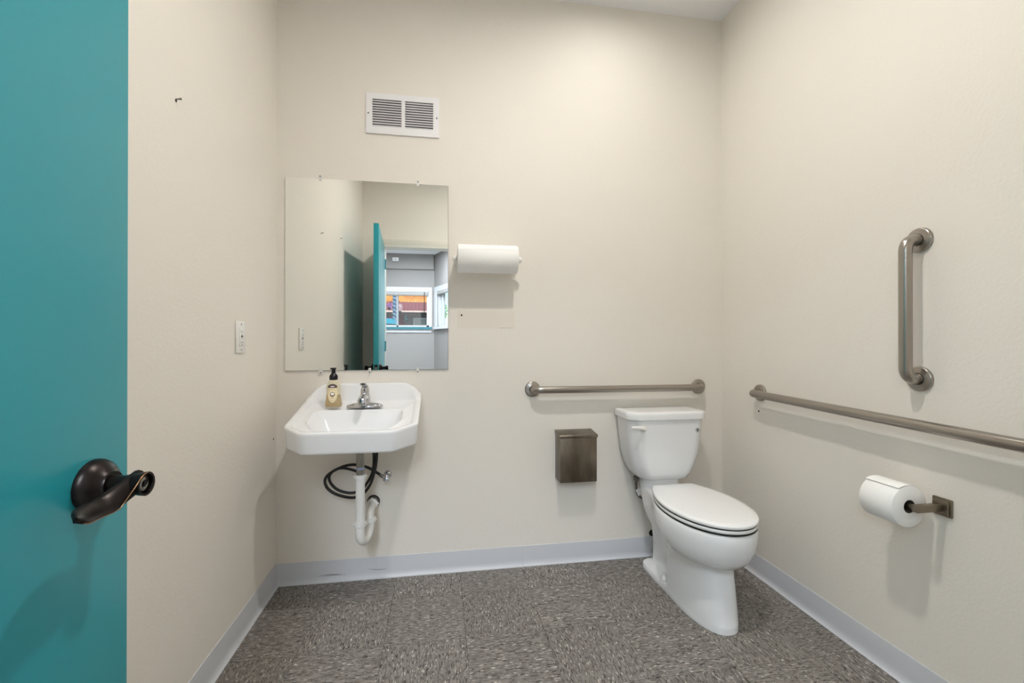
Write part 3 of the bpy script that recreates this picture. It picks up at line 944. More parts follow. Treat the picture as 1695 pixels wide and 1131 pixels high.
# ================================================================== TOILET PAPER
PXC, PZC, PR = XR - 0.096, 0.622, 0.064
t = thing('toilet_paper_holder', 'brushed nickel toilet paper post on the wall', 'paper holder', (XR, -1.078, 0.625))
make('mount_plate', G().box((XR - 0.0075, -1.106, 0.597), (XR - 0.0003, -1.051, 0.652)), M_NICKEL, t, bevel=0.003)
make('mount_step', G().box((XR - 0.0135, -1.100, 0.603), (XR - 0.0075, -1.057, 0.646)), M_NICKEL, t, bevel=0.002)
make('post', G().box((PXC - 0.010, -1.0885, 0.613), (XR - 0.0135, -1.0685, 0.635)), M_NICKEL, t, bevel=0.0025)
make('roller', G().lathe([(0, 0.009), (0.135, 0.009), (0.138, 0.006)], (PXC, -1.069, 0.624), (0, 1, 0), 20), M_NICKEL, t, smooth=True)
t = thing('toilet_paper_roll', 'fresh roll of white toilet paper on the nickel post', 'toilet paper', (PXC, -1.0, PZC - PR))
PY0, PL = -1.056, 0.108
make('paper', G().lathe([(0, 0.0205), (0, PR - 0.0015), (0.0015, PR), (PL - 0.0015, PR), (PL, PR - 0.0015), (PL, 0.0205)], (PXC, PY0, PZC), (0, 1, 0), 56, False, False), M_PAPER, t, smooth=True)
make('core', G().lathe([(0.0006, 0.0207), (PL - 0.0006, 0.0207), (PL - 0.0006, 0.0192), (0.0006, 0.0192), (0.0006, 0.0207)], (PXC, PY0, PZC), (0, 1, 0), 28, False, False), M_CARD, t, smooth=True)
pts = []
for k in range(12):
    a = math.radians(35 + k * 8)
    r = PR + 0.0008 + 0.0045 * (k / 11) ** 3
    pts.append((PXC + r * math.cos(a), PZC + r * math.sin(a)))
g = G().loft([[(x, y, z) for x, z in pts] + [(x, y, z - 0.0006) for x, z in pts[::-1]] for y in (PY0 + 0.0005, PY0 + PL - 0.0005)])
make('loose_sheet', g, M_PAPER, t, smooth=True)

# ================================================================== SINK
SX = -0.345            # centre line
def outline(hw, y_back, y_side, hw_front, y_front, rb, n=96, rc=0.02):
    """closed plan outline (counter-clockwise from back centre): back corners rounded rb, front corners chamfered"""
    P = []
    pts = [(-hw, y_back), (-hw, y_side), (-hw_front, y_front), (hw_front, y_front), (hw, y_side), (hw, y_back)]
    rad = [rb, rc, rc, rc, rc, rb]
    poly = []
    m = len(pts)
    for i in range(m):
        p0, p1, p2 = Vector(pts[i - 1]), Vector(pts[i]), Vector(pts[(i + 1) % m])
        a, b = (p0 - p1).normalized(), (p2 - p1).normalized()
        s, e = p1 + a * rad[i], p1 + b * rad[i]
        for k in range(9):
            t = k / 8
            poly.append(s * (1 - t) ** 2 + p1 * 2 * t * (1 - t) + e * t * t)
    # resample by angle around the middle so rings match
    c = Vector((0, (y_back + y_front) / 2))
    out = []
    for j in range(n):
        a = 2 * PI * (j + 0.5) / n
        d = Vector((math.cos(a), math.sin(a)))
        best = None
        for i in range(len(poly)):
            p, q = poly[i] - c, poly[(i + 1) % len(poly)] - c
            e = q - p
            den = d.x * e.y - d.y * e.x
            if abs(den) < 1e-12:
                continue
            t = (p.x * e.y - p.y * e.x) / den
            u = (p.x * d.y - p.y * d.x) / den
            if t > 0 and -1e-6 <= u <= 1 + 1e-6:
                if best is None or t > best:
                    best = t
        out.append(c + d * best)
    return out


def lerp(x, x0, x1, a, b):
    t = min(1, max(0, (x - x0) / (x1 - x0)))
    return a + (b - a) * t


def rim_z(x, y):
    """top of the outer rim: high at the wall, falling to the front"""
    side = lerp(y, -0.362, -0.015, 0.799, 0.876) if y > -0.362 else lerp(y, -0.464, -0.362, 0.789, 0.799)
    ax = abs(x)
    back = 0.934 - 0.060 * max(0, (ax - 0.165) / 0.092) ** 2.2
    w = min(1, max(0, (y + 0.075) / 0.05))
    w = w * w * (3 - 2 * w)
    return side * (1 - w) + max(back, 0.872) * w


def ledge_z(y):
    return lerp(y, -0.44, -0.19, 0.774, 0.838) if y < -0.19 else lerp(y, -0.19, -0.05, 0.838, 0.846)


def ring3(o, zf):
    return [(SX + p.x, p.y, zf(p.x, p.y)) for p in o]


def ins(d, db, rb, rc=0.012):
    """outer outline drawn in by d at the sides and front and by db at the wall"""
    return outline(0.257 - d, -0.0008 - db, -0.362 + d * 0.35, 0.172 - d * 0.62, -0.464 + d, rb, rc=rc)


def low_z(y):
    return lerp(y, -0.46, 0, 0.704, 0.731)


rings = [
    ring3(outline(0.10, -0.14, -0.29, 0.09, -0.36, 0.05, rc=0.05), lambda x, y: 0.686),
    ring3(outline(0.165, -0.06, -0.325, 0.125, -0.400, 0.05, rc=0.05), lambda x, y: 0.696),
    ring3(outline(0.190, -0.03, -0.335, 0.135, -0.415, 0.03, rc=0.04), lambda x, y: 0.712),
    ring3(ins(0.026, 0.004, 0.018), lambda x, y: low_z(y) + 0.004),
    ring3(ins(0.014, 0.0004, 0.018), lambda x, y: low_z(y)),
    ring3(ins(0.009, 0, 0.016), lambda x, y: low_z(y) + 0.003),
    ring3(ins(0.007, 0, 0.016), lambda x, y: low_z(y) + 0.010),
    ring3(ins(0.001, 0, 0.016), lambda x, y: rim_z(x, y) - 0.014),
    ring3(ins(0.000, 0, 0.016), lambda x, y: rim_z(x, y) - 0.006),
    ring3(ins(0.002, 0.002, 0.018), lambda x, y: rim_z(x, y) - 0.0015),
    ring3(ins(0.006, 0.006, 0.024), lambda x, y: rim_z(x, y)),
    ring3(ins(0.020, 0.018, 0.045, 0.014), lambda x, y: rim_z(x, y) - 0.0005),
    ring3(ins(0.026, 0.024, 0.050, 0.016), lambda x, y: rim_z(x, y) - 0.004),
    ring3(ins(0.029, 0.028, 0.052, 0.018), lambda x, y: rim_z(x, y) - 0.010),
    ring3(ins(0.033, 0.036, 0.055, 0.02), lambda x, y: min(ledge_z(y) + 0.012, rim_z(x, y) - 0.0115)),
    ring3(ins(0.036, 0.042, 0.058, 0.02), lambda x, y: min(ledge_z(y) + 0.003, rim_z(x, y) - 0.0125)),
    ring3(ins(0.041, 0.050, 0.060, 0.024), lambda x, y: min(ledge_z(y), rim_z(x, y) - 0.013)),
    ring3(outline(0.192, -0.190, -0.322, 0.132, -0.420, 0.035, rc=0.03), lambda x, y: min(ledge_z(y), rim_z(x, y) - 0.0135)),
    ring3(outline(0.187, -0.196, -0.320, 0.129, -0.415, 0.035, rc=0.035), lambda x, y: ledge_z(y) - 0.003),
    ring3(outline(0.182, -0.201, -0.317, 0.126, -0.410, 0.038, rc=0.04), lambda x, y: ledge_z(y) - 0.010),
    ring3(outline(0.166, -0.214, -0.310, 0.116, -0.392, 0.045, rc=0.05), lambda x, y: lerp(y, -0.39, -0.214, 0.738, 0.766)),
    ring3(outline(0.150, -0.222, -0.306, 0.106, -0.374, 0.045, rc=0.05), lambda x, y: 0.730),
    ring3(outline(0.120, -0.236, -0.300, 0.088, -0.350, 0.04, rc=0.05), lambda x, y: 0.7235),
    ring3(outline(0.022, -0.268, -0.289, 0.014, -0.311, 0.008, rc=0.008), lambda x, y: 0.716),
]
t = thing('wall_sink', 'white porcelain wall-hung sink with raised back under the mirror', 'sink', (SX, 0, 0.70))
make('basin', G().loft(rings), M_PORC, t, smooth=True)
make('drain_ring', G().lathe([(0, 0.024), (0.002, 0.024), (0.003, 0.02), (0.001, 0.014)], (SX, -0.289, 0.7155), (0, 0, 1), 24), M_CHROME, t, smooth=True)

# faucet
FX, FYY, FZ = SX + 0.014, -0.150, 0.841
t = thing('faucet', 'chrome single-lever centerset faucet on the sink', 'faucet', (FX, FYY, FZ))


def ell(cx, cy, z, a, b, n=40, p=2.0):
    out = []
    for j in range(n):
        q = 2 * PI * j / n
        c, s = math.cos(q), math.sin(q)
        out.append((cx + a * abs(c) ** (2 / p) * (1 if c >= 0 else -1), cy + b * abs(s) ** (2 / p) * (1 if s >= 0 else -1), z))
    return out


make('base_plate', G().loft([ell(FX, FYY, FZ - 0.004, 0.078, 0.027), ell(FX, FYY, FZ + 0.004, 0.079, 0.028), ell(FX, FYY, FZ + 0.008, 0.074, 0.025), ell(FX, FYY, FZ + 0.014, 0.055, 0.020), ell(FX, FYY, FZ + 0.018, 0.034, 0.018)]), M_CHROME, t, smooth=True)
make('spout_body', G().loft([ell(FX, FYY, FZ + 0.010, 0.025, 0.024), ell(FX, FYY + 0.002, FZ + 0.03, 0.023, 0.023), ell(FX, FYY + 0.003, FZ + 0.048, 0.021, 0.021), ell(FX, FYY + 0.003, FZ + 0.060, 0.018, 0.018)]), M_CHROME, t, smooth=True)
rr_ = []
for k in range(11):
    q = k / 10
    y = FYY - 0.005 - 0.105 * q
    zc = FZ + 0.040 + 0.010 * math.sin(q * 2.2) - 0.018 * q * q
    hw, hh = 0.019 - 0.004 * q, 0.017 - 0.006 * q
    if k == 10:
        hw, hh, zc, y = 0.010, 0.004, zc - 0.006, y + 0.006
    rr_.append([(FX + hw * math.cos(a), y, zc + hh * math.sin(a)) for a in [2 * PI * j / 18 for j in range(18)]])
sp_ = make('spout', G().loft(rr_), M_CHROME, t, smooth=True)
make('aerator', G().lathe([(0, 0.0115), (0.011, 0.0105), (0.012, 0.008)], (FX, FYY - 0.096, FZ + 0.030), (0, 0, -1), 20), M_TUBE, sp_, smooth=True)
make('cartridge_dome', G().lathe([(0, 0.0185), (0.010, 0.019), (0.020, 0.0175), (0.027, 0.013), (0.030, 0.006)], (FX, FYY + 0.003, FZ + 0.060), (0, 0, 1), 28), M_CHROME, t, smooth=True)
rr_ = []
for k in range(9):
    q = k / 8
    y = FYY + 0.012 - 0.062 * q
    zc = FZ + 0.088 + 0.016 * q
    hw, hh = 0.0165 - 0.003 * abs(q - 0.35) + 0.002 * q, 0.0075 - 0.004 * q
    if k == 8:
        hw *= 0.7
    rr_.append([(FX + hw * math.cos(a), y, zc + hh * math.sin(a)) for a in [2 * PI * j / 16 for j in range(16)]])
hd = make('lever_handle', G().loft(rr_), M_CHROME, t, smooth=True)
make('index_button', G().lathe([(0, 0.004), (0.0015, 0.0036)], (FX, FYY - 0.0158, FZ + 0.074), (0, -1, 0.1), 12), M_INK, t)

# drain and trap
DXp, DYp = -0.331, -0.262
t = thing('drain_trap', 'white plastic drain trap under the sink', 'drain', (DXp, DYp, 0.28))
make('flange', G().lathe([(0, 0.0265), (0.006, 0.0265), (0.010, 0.022), (0.014, 0.0175)], (DXp, DYp, 0.690), (0, 0, -1), 28), M_PVC, t, smooth=True)
make('rubber_washer', G().lathe([(0, 0.0275), (0.004, 0.0275), (0.006, 0.024)], (DXp, DYp, 0.6795), (0, 0, -1), 28), M_GASKET_AND_SHADE, t, smooth=True)
make('tailpiece', G().lathe([(0, 0.0165), (0.115, 0.0165)], (DXp, DYp, 0.674), (0, 0, -1), 24), M_TUBE, t, smooth=True)
make('tailpiece_band', G().lathe([(0, 0.0168), (0.010, 0.0168)], (DXp, DYp, 0.603), (0, 0, -1), 24), mat('pale_blue_print', srgb(150, 160, 190), 0.5), t, smooth=True)


def nut(x, y, z, r, axis=(0, 0, -1), h=0.020):
    o = make('slip_nut', G().lathe([(0, r + 0.001), (0.002, r + 0.0055), (h - 0.003, r + 0.0055), (h, r + 0.001)], (x, y, z), axis, 24), M_PVC, t, smooth=True)
    a = Vector(axis).normalized()
    u = a.orthogonal().normalized(); w = a.cross(u)
    for k in range(4):
        d = u * math.cos(k * PI / 2 + 0.7) + w * math.sin(k * PI / 2 + 0.7)
        c = Vector((x, y, z)) + a * h * 0.5 + d * (r + 0.0065)
        g_ = G().lathe([(-0.0025, 0.004), (0.0035, 0.004)], c, d, 6)
        make('wing', g_, M_PVC, o)
    return o


nut(DXp, DYp, 0.572, 0.0175)
make('extension_pipe', G().lathe([(0, 0.0185), (0.205, 0.0185)], (DXp, DYp, 0.560), (0, 0, -1), 24), M_PVC, t, smooth=True)
nut(DXp - 0.001, DYp, 0.372, 0.020)
JX, JY = -0.309, -0.150
path = [(DXp - 0.001, DYp, 0.360), (DXp - 0.001, DYp, 0.325)]
for k in range(13):
    a = PI + k / 12 * PI
    m_ = Vector(((DXp + JX) / 2, (DYp + JY) / 2)); hvec = (Vector((JX, JY)) - Vector((DXp, DYp))) / 2
    q = m_ + hvec * math.cos(a)
    path.append((q.x, q.y, 0.318 + 0.042 * math.sin(a)))
path += [(JX, JY, 0.325), (JX, JY, 0.332)]
make('trap_bend', G().tube(path, 0.0195, 20), M_PVC, t, smooth=True)
nut(JX, JY, 0.345, 0.020)
make('trap_arm', G().tube(bend_path([(JX, JY, 0.335), (JX, JY, 0.372), (-0.315, -0.030, 0.366)], 0.034, 10), 0.0170, 20), M_PVC, t, smooth=True)
nut(-0.3145, -0.052, 0.367, 0.0195, (0, 1, 0), 0.018)
make('wall_stub', G().lathe([(0, 0.0245), (0.030, 0.0245)], (-0.315, -0.034, 0.366), (0, 1, 0), 24), M_TUBE, t, smooth=True)
make('pipe_clamp', G().lathe([(0, 0.0255), (0.006, 0.0268), (0.012, 0.0268), (0.014, 0.0255)], (-0.315, -0.022, 0.366), (0, 1, 0), 24), M_SCREW, t, smooth=True)
make('wall_gasket', G().lathe([(0, 0.0285), (0.005, 0.030)], (-0.315, -0.0055, 0.366), (0, 1, 0), 28), M_GASKET_AND_SHADE, t, smooth=True)

# supply hose and stop valve
hA = [(-0.266, -0.058, 0.500), (-0.302, -0.05, 0.522), (-0.337, -0.05, 0.543), (-0.396, -0.045, 0.556), (-0.450, -0.045, 0.548), (-0.502, -0.05, 0.522), (-0.522, -0.055, 0.495), (-0.513, -0.06, 0.462), (-0.481, -0.065, 0.435), (-0.431, -0.075, 0.419), (-0.383, -0.085, 0.417), (-0.345, -0.09, 0.436), (-0.315, -0.095, 0.478), (-0.299, -0.10, 0.527), (-0.290, -0.105, 0.566), (-0.285, -0.112, 0.622), (-0.288, -0.118, 0.70)]
hB = [(-0.300, -0.124, 0.70), (-0.298, -0.115, 0.622), (-0.300, -0.10, 0.566), (-0.309, -0.09, 0.522), (-0.331, -0.085, 0.481), (-0.357, -0.08, 0.448), (-0.404, -0.078, 0.436), (-0.456, -0.078, 0.451), (-0.489, -0.076, 0.480), (-0.500, -0.072, 0.511), (-0.482, -0.07, 0.538), (-0.448, -0.065, 0.548), (-0.404, -0.062, 0.538), (-0.365, -0.06, 0.520), (-0.345, -0.055, 0.500)]
t = thing('supply_hose', 'black looped water hose under the sink, tied to the stop valve', 'hose', (-0.4, -0.06, 0.42))
make('hose', G().tube(smooth_path(hA, 5), 0.0066, 10), M_HOSE, t, smooth=True)
make('hose', G().tube(smooth_path(hB, 5), 0.0062, 10), M_HOSE, t, smooth=True)
make('hose_nut', G().lathe([(0, 0.0085), (0.018, 0.0085), (0.020, 0.007)], (-0.262, -0.058, 0.497), (-0.85, 0.1, 0.5), 6), M_SCREW, t)
t = thing('stop_valve', 'small chrome water stop valve on the wall under the sink', 'valve', (-0.251, 0, 0.488))
make('escutcheon', G().lathe([(0.0003, 0.019), (0.004, 0.0185), (0.009, 0.012), (0.010, 0.009)], (-0.249, 0, 0.492), (0, -1, 0), 24), M_CHROME, t, smooth=True)
make('valve_body', G().lathe([(0.008, 0.008), (0.030, 0.008), (0.032, 0.0125), (0.058, 0.0125), (0.060, 0.010)], (-0.249, 0, 0.492), (0, -1, 0), 18), M_CHROME, t, smooth=True)
make('outlet_neck', G().lathe([(0, 0.0075), (0.016, 0.0075)], (-0.250, -0.050, 0.492), (-0.95, -0.25, 0.15), 14), M_CHROME, t, smooth=True)
make('handle', G().loft([ell(-0.249, 0, 0, 0.016, 0.009, 24)] * 2) if False else G().loft([[(-0.249 + 0.016 * math.cos(a), -0.060 - d, 0.486 + 0.0085 * math.sin(a)) for a in [2 * PI * j / 24 for j in range(24)]] for d in (0, 0.009)]), M_CHROME, t, bevel=0.0015)

# soap bottle
BXc, BYc, BZ = -0.4655, -0.142, 0.8425
t = thing('soap_bottle', 'clear foaming soap bottle with amber liquid and black pump on the sink', 'soap bottle', (BXc, BYc, BZ))
M_BOT = mat('clear_soap_plastic', srgb(246, 238, 214), 0.08, **{'Transmission Weight': 0.75, 'IOR': 1.2})
M_LIQ = mat('amber_soap', srgb(226, 196, 122), 0.2, **{'Transmission Weight': 0.35, 'IOR': 1.2})
prof = [(0.000, 0.0315, 0.0195), (0.003, 0.0345, 0.0215), (0.012, 0.0352, 0.0222), (0.035, 0.0315, 0.0215), (0.060, 0.0292, 0.021), (0.080, 0.0300, 0.021), (0.095, 0.0285, 0.020), (0.106, 0.0235, 0.0185), (0.113, 0.0185, 0.017), (0.118, 0.0165, 0.0162)]
make('bottle', G().loft([ell(BXc, BYc, BZ + z, a, b, 36, 2.4) for z, a, b in prof]), M_BOT, t, smooth=True)
prof2 = [(0.002, 0.0300, 0.0185), (0.005, 0.0325, 0.0200), (0.013, 0.0334, 0.0206), (0.035, 0.0298, 0.0199), (0.052, 0.0282, 0.0196)]
make('liquid', G().loft([ell(BXc, BYc, BZ + z, a, b, 36, 2.4) for z, a, b in prof2]), M_LIQ, t, smooth=True)
pm = make('pump_cap', G().lathe([(0, 0.0175), (0.012, 0.0182), (0.020, 0.0165), (0.027, 0.0105), (0.030, 0.0085)], (BXc, BYc, BZ + 0.1185), (0, 0, 1), 28), M_PUMP, t, smooth=True)
make('pump_stem', G().lathe([(0, 0.0085), (0.020, 0.0085)], (BXc, BYc, BZ + 0.146), (0, 0, 1), 20), M_PUMP, pm, smooth=True)
g = G().loft([ell(BXc, BYc - 0.006, BZ + 0.165, 0.0118, 0.019, 28), ell(BXc, BYc - 0.006, BZ + 0.169, 0.0128, 0.020, 28), ell(BXc, BYc - 0.006, BZ + 0.1715, 0.0115, 0.019, 28)])
make('pump_head', g, M_PUMP, pm, smooth=True)


def curved_plate(cz, hw, hh, lift, n=20, shape='oval'):
    """thin label patch wrapped on the bottle front"""
    pts = []
    for j in range(n):
        a = 2 * PI * j / n
        x, z = hw * math.cos(a), hh * math.sin(a)
        if shape == 'arch' and z < -hh * 0.25:
            z = -hh * 0.25
        pts.append((x, cz + z))

    def front(x, z):
        a = b = 0.03
        for k in range(len(prof) - 1):
            if prof[k][0] <= z <= prof[k + 1][0]:
                q = (z - prof[k][0]) / (prof[k + 1][0] - prof[k][0])
                a = prof[k][1] + (prof[k + 1][1] - prof[k][1]) * q
                b = prof[k][2] + (prof[k + 1][2] - prof[k][2]) * q
        return b * max(0.0, 1 - abs(x / a) ** 2.4) ** (1 / 2.4)
    g = G()
    c0 = (0.0, cz)
    ringsL = []
    for s in (1.0, 0.66, 0.33):
        ringsL.append([(BXc + x * s, BYc - front(x * s, cz + (z - cz) * s) - lift, BZ + cz + (z - cz) * s) for x, z in pts])
    g.loft(ringsL, False, True)
    g.loft([ringsL[0], [(x, y + lift * 0.9, z) for x, y, z in ringsL[0]]], False, False)
    return g


lb = make('label', curved_plate(0.060, 0.0205, 0.041, 0.0004, 28), mat('label_amber', srgb(226, 212, 170), 0.4), t)
make('label_arch', curved_plate(0.088, 0.0195, 0.013, 0.0008, 28, 'arch'), mat('label_brown', srgb(82, 62, 58), 0.4), lb)
make('brand_strip', curved_plate(0.0905, 0.0095, 0.0026, 0.0011, 16), mat('label_white', srgb(226, 220, 234), 0.4), lb)
make('label_oval', curved_plate(0.053, 0.0165, 0.0225, 0.0008, 28), mat('label_cream', srgb(240, 224, 190), 0.4), lb)
make('coconut_shell', curved_plate(0.056, 0.0105, 0.0100, 0.0011, 20), mat('label_coconut_brown', srgb(74, 50, 40), 0.5), lb)
make('coconut_flesh', curved_plate(0.0575, 0.0080, 0.0062, 0.0014, 20), mat('label_coconut_white', srgb(244, 238, 228), 0.5), lb)
make('label_text_line', curved_plate(0.0405, 0.0080, 0.0011, 0.0011, 12), mat('label_text_brown', srgb(150, 120, 84), 0.5), lb)

# ================================================================== TOILET
TX = 1.100
t = thing('toilet', 'white two-piece toilet with closed lid in the corner', 'toilet', (TX, 0, 0))


def sstep(x, a, b):
    q = min(1, max(0, (x - a) / (b - a)))
    return q * q * (3 - 2 * q)


NU = 44


def toilet_ring(u0, u1, hwf, zf):
    """ring from rear centre along the right side to the front and back along the left; u = distance from wall"""
    us = [u0 + (u1 - u0) * (0.5 - 0.5 * math.cos(PI * k / NU)) for k in range(NU + 1)]
    right = [(TX + hwf(u), -u, zf(u)) for u in us]
    left = [(TX - hwf(u), -u, zf(u)) for u in us[1:-1]][::-1]
    return right + left


def egg(u, u0, u1, w_rear, w_max, u_max, pf=2.0, pr=2.6):
    """half width: rear width w_rear rising to w_max at u_max, elliptical front; rounded rear end"""
    if u >= u_max:
        q = (u - u_max) / (u1 - u_max)
        w = w_max * max(0, 1 - q ** pf) ** (1 / pf)
    else:
        q = sstep(u, u0 + 0.10, u_max)
        w = w_rear + (w_max - w_rear) * q
    d = (u - u0) / 0.05
    if d < 1:
        w *= max(0, 1 - (1 - d) ** pr) ** (1 / pr)
    return w


def foot(u):
    return egg(u, 0.075, 0.655, 0.103, 0.100, 0.42, 2.3, 2.2)


def pedestal(w_rear, w_front, u1, u0=0.085):
    def f_(u):
        w = w_rear + (w_front - w_rear) * sstep(u, 0.315, 0.345)
        if u > 0.42:
            q = (u - 0.42) / (u1 - 0.42)
            w = w_front * max(0, 1 - q ** 2.4) ** (1 / 2.4)
        d = (u - u0) / 0.04
        if d < 1:
            w *= max(0, 1 - (1 - d) ** 2.2) ** (1 / 2.2)
        return w
    return f_


def skirt_lift(u):
    return 0.075 * (1 - sstep(u, 0.22, 0.56))


R_ = []
R_.append(toilet_ring(0.075, 0.655, lambda u: foot(u) * 0.985, lambda u: 0.0005))
R_.append(toilet_ring(0.075, 0.655, foot, lambda u: 0.008))
R_.append(toilet_ring(0.077, 0.654, lambda u: foot(u) * (0.98 + 0.015 * sstep(u, 0.30, 0.36)), lambda u: 0.022))
R_.append(toilet_ring(0.080, 0.653, lambda u: foot(u) * (0.955 + 0.035 * sstep(u, 0.30, 0.36)), lambda u: 0.028))
R_.append(toilet_ring(0.088, 0.652, pedestal(0.052, 0.0985, 0.652, 0.088), lambda u: 0.032))
R_.append(toilet_ring(0.090, 0.648, pedestal(0.047, 0.0975, 0.648, 0.090), lambda u: 0.06))
R_.append(toilet_ring(0.090, 0.636, pedestal(0.047, 0.0955, 0.636, 0.090), lambda u: 0.14))
R_.append(toilet_ring(0.090, 0.625, pedestal(0.056, 0.095, 0.625, 0.090), lambda u: 0.195 + 0.3 * skirt_lift(u)))
R_.append(toilet_ring(0.088, 0.619, pedestal(0.082, 0.099, 0.619, 0.088), lambda u: 0.225 + 0.5 * skirt_lift(u)))
R_.append(toilet_ring(0.086, 0.616, pedestal(0.095, 0.106, 0.616, 0.086), lambda u: 0.242 + 0.75 * skirt_lift(u)))
R_.append(toilet_ring(0.080, 0.640, lambda u: egg(u, 0.080, 0.640, 0.098, 0.128, 0.42), lambda u: 0.250 + 0.9 * skirt_lift(u)))
R_.append(toilet_ring(0.076, 0.676, lambda u: egg(u, 0.076, 0.676, 0.100, 0.150, 0.44), lambda u: 0.262 + 0.9 * skirt_lift(u)))
R_.append(toilet_ring(0.070, 0.702, lambda u: egg(u, 0.070, 0.702, 0.100, 0.168, 0.45), lambda u: 0.292 + 0.65 * skirt_lift(u)))
R_.append(toilet_ring(0.062, 0.716, lambda u: egg(u, 0.062, 0.716, 0.100, 0.178, 0.455), lambda u: 0.330 + 0.32 * skirt_lift(u)))
R_.append(toilet_ring(0.055, 0.722, lambda u: egg(u, 0.055, 0.722, 0.101, 0.181, 0.46), lambda u: 0.368 + 0.12 * skirt_lift(u)))
R_.append(toilet_ring(0.052, 0.722, lambda u: egg(u, 0.052, 0.722, 0.102, 0.180, 0.46), lambda u: 0.395))
R_.append(toilet_ring(0.052, 0.718, lambda u: egg(u, 0.052, 0.718, 0.101, 0.177, 0.46), lambda u: 0.4045))
R_.append(toilet_ring(0.056, 0.710, lambda u: egg(u, 0.056, 0.710, 0.096, 0.170, 0.46), lambda u: 0.409))
make('bowl', G().loft(R_), M_PORC, t, smooth=True)
for s in (-1, 1):
    make('bolt_cap', G().lathe([(0, 0.0155), (0.010, 0.0150), (0.017, 0.011), (0.020, 0.004)], (TX + s * 0.079, -0.292, 0.031), (0, 0, 1), 20), M_PLASTIC, t, smooth=True)


def seat_hw(u0, u1, w):
    def f_(u):
        um = 0.47
        if u >= um:
            q = (u - um) / (u1 - um)
            return w * max(0, 1 - q ** 2.05) ** (1 / 2.05)
        q = (um - u) / (um - u0)
        wv = w * (1 - 0.42 * q ** 2.0)
        d = (u - u0) / 0.012
        if d < 1:
            wv *= max(0, 1 - (1 - d) ** 2.0) ** 0.5 * 0.12 + 0.88
            if d <= 0:
                wv = w * 0.55
        return wv
    return f_


def slab(u0, u1, w, z0, z1, dome=0.0, r=0.003):
    rg = []
    rg.append(toilet_ring(u0 + r, u1 - r, seat_hw(u0 + r, u1 - r, w - r), lambda u: z0))
    rg.append(toilet_ring(u0, u1, seat_hw(u0, u1, w), lambda u: z0 + r))
    rg.append(toilet_ring(u0, u1, seat_hw(u0, u1, w), lambda u: z1 - r))
    rg.append(toilet_ring(u0 + r, u1 - r, seat_hw(u0 + r, u1 - r, w - r), lambda u: z1))
    rg.append(toilet_ring(u0 + 0.02, u1 - 0.03, seat_hw(u0 + 0.02, u1 - 0.03, w - 0.025), lambda u: z1 + dome * 0.6))
    rg.append(toilet_ring(u0 + 0.08, u1 - 0.11, lambda u: 0.35 * seat_hw(u0 + 0.08, u1 - 0.11, w - 0.06)(u), lambda u: z1 + dome))
    return G().loft(rg)


make('seat', slab(0.225, 0.724, 0.172, 0.4145, 0.4290), M_SEAT, t, smooth=True)
make('seat_gap_shade', slab(0.228, 0.7225, 0.1705, 0.408, 0.4150, 0, 0.001), M_GASKET_AND_SHADE, t, smooth=True)  # black slabs under seat and lid stand for the shade in the gaps
make('seat_gap_shade', slab(0.228, 0.7235, 0.1712, 0.4285, 0.4340, 0, 0.001), M_GASKET_AND_SHADE, t, smooth=True)
make('seat_lid', slab(0.220, 0.727, 0.173, 0.4330, 0.4465, 0.004), M_SEAT, t, smooth=True)
for s in (-1, 1):
    make('hinge_post', G().lathe([(0, 0.016), (0.018, 0.016), (0.022, 0.012)], (TX + s * 0.07, -0.222, 0.409), (0, 0, 1), 18), M_SEAT, t, smooth=True)


def tank_ring(hw, u0, u1, z, ch=0.045):
    """rounded rectangle with softened front corners"""
    P = [(-hw, u0), (-hw, u1 - ch), (-hw + ch * 0.95, u1), (hw - ch * 0.95, u1), (hw, u1 - ch), (hw, u0)]
    out = []
    m = len(P)
    for i in range(m):
        p0, p1, p2 = Vector(P[i - 1]), Vector(P[i]), Vector(P[(i + 1) % m])
        r = 0.012 if i in (0, 5) else 0.022
        a, b = (p0 - p1).normalized(), (p2 - p1).normalized()
        r = min(r, (p0 - p1).length * 0.45, (p2 - p1).length * 0.45)
        for k in range(6):
            q = k / 5
            v_ = (p1 + a * r) * (1 - q) ** 2 + p1 * 2 * q * (1 - q) + (p1 + b * r) * q * q
            out.append((TX + v_.x, -v_.y, z))
    return out


TR_ = [(0.105, 0.055, 0.165, 0.452), (0.122, 0.045, 0.178, 0.4535), (0.133, 0.040, 0.186, 0.460), (0.150, 0.034, 0.191, 0.485), (0.168, 0.030, 0.195, 0.525), (0.183, 0.027, 0.199, 0.580), (0.192, 0.025, 0.202, 0.650), (0.198, 0.024, 0.204, 0.720), (0.199, 0.024, 0.205, 0.751)]
make('tank', G().loft([tank_ring(*q) for q in TR_]), M_PORC, t, smooth=True)
make('tank_gasket', G().loft([tank_ring(0.098, 0.068, 0.172, 0.405), tank_ring(0.098, 0.068, 0.172, 0.442), tank_ring(0.108, 0.06, 0.176, 0.4525)]), M_PORC, t, smooth=True)
LR = [(0.204, 0.020, 0.211, 0.7500), (0.208, 0.016, 0.216, 0.7530), (0.209, 0.016, 0.217, 0.7760), (0.206, 0.018, 0.214, 0.7840), (0.200, 0.023, 0.208, 0.7878), (0.170, 0.05, 0.18, 0.7890)]
make('tank_lid', G().loft([tank_ring(*q) for q in LR]), M_PORC, t, smooth=True)
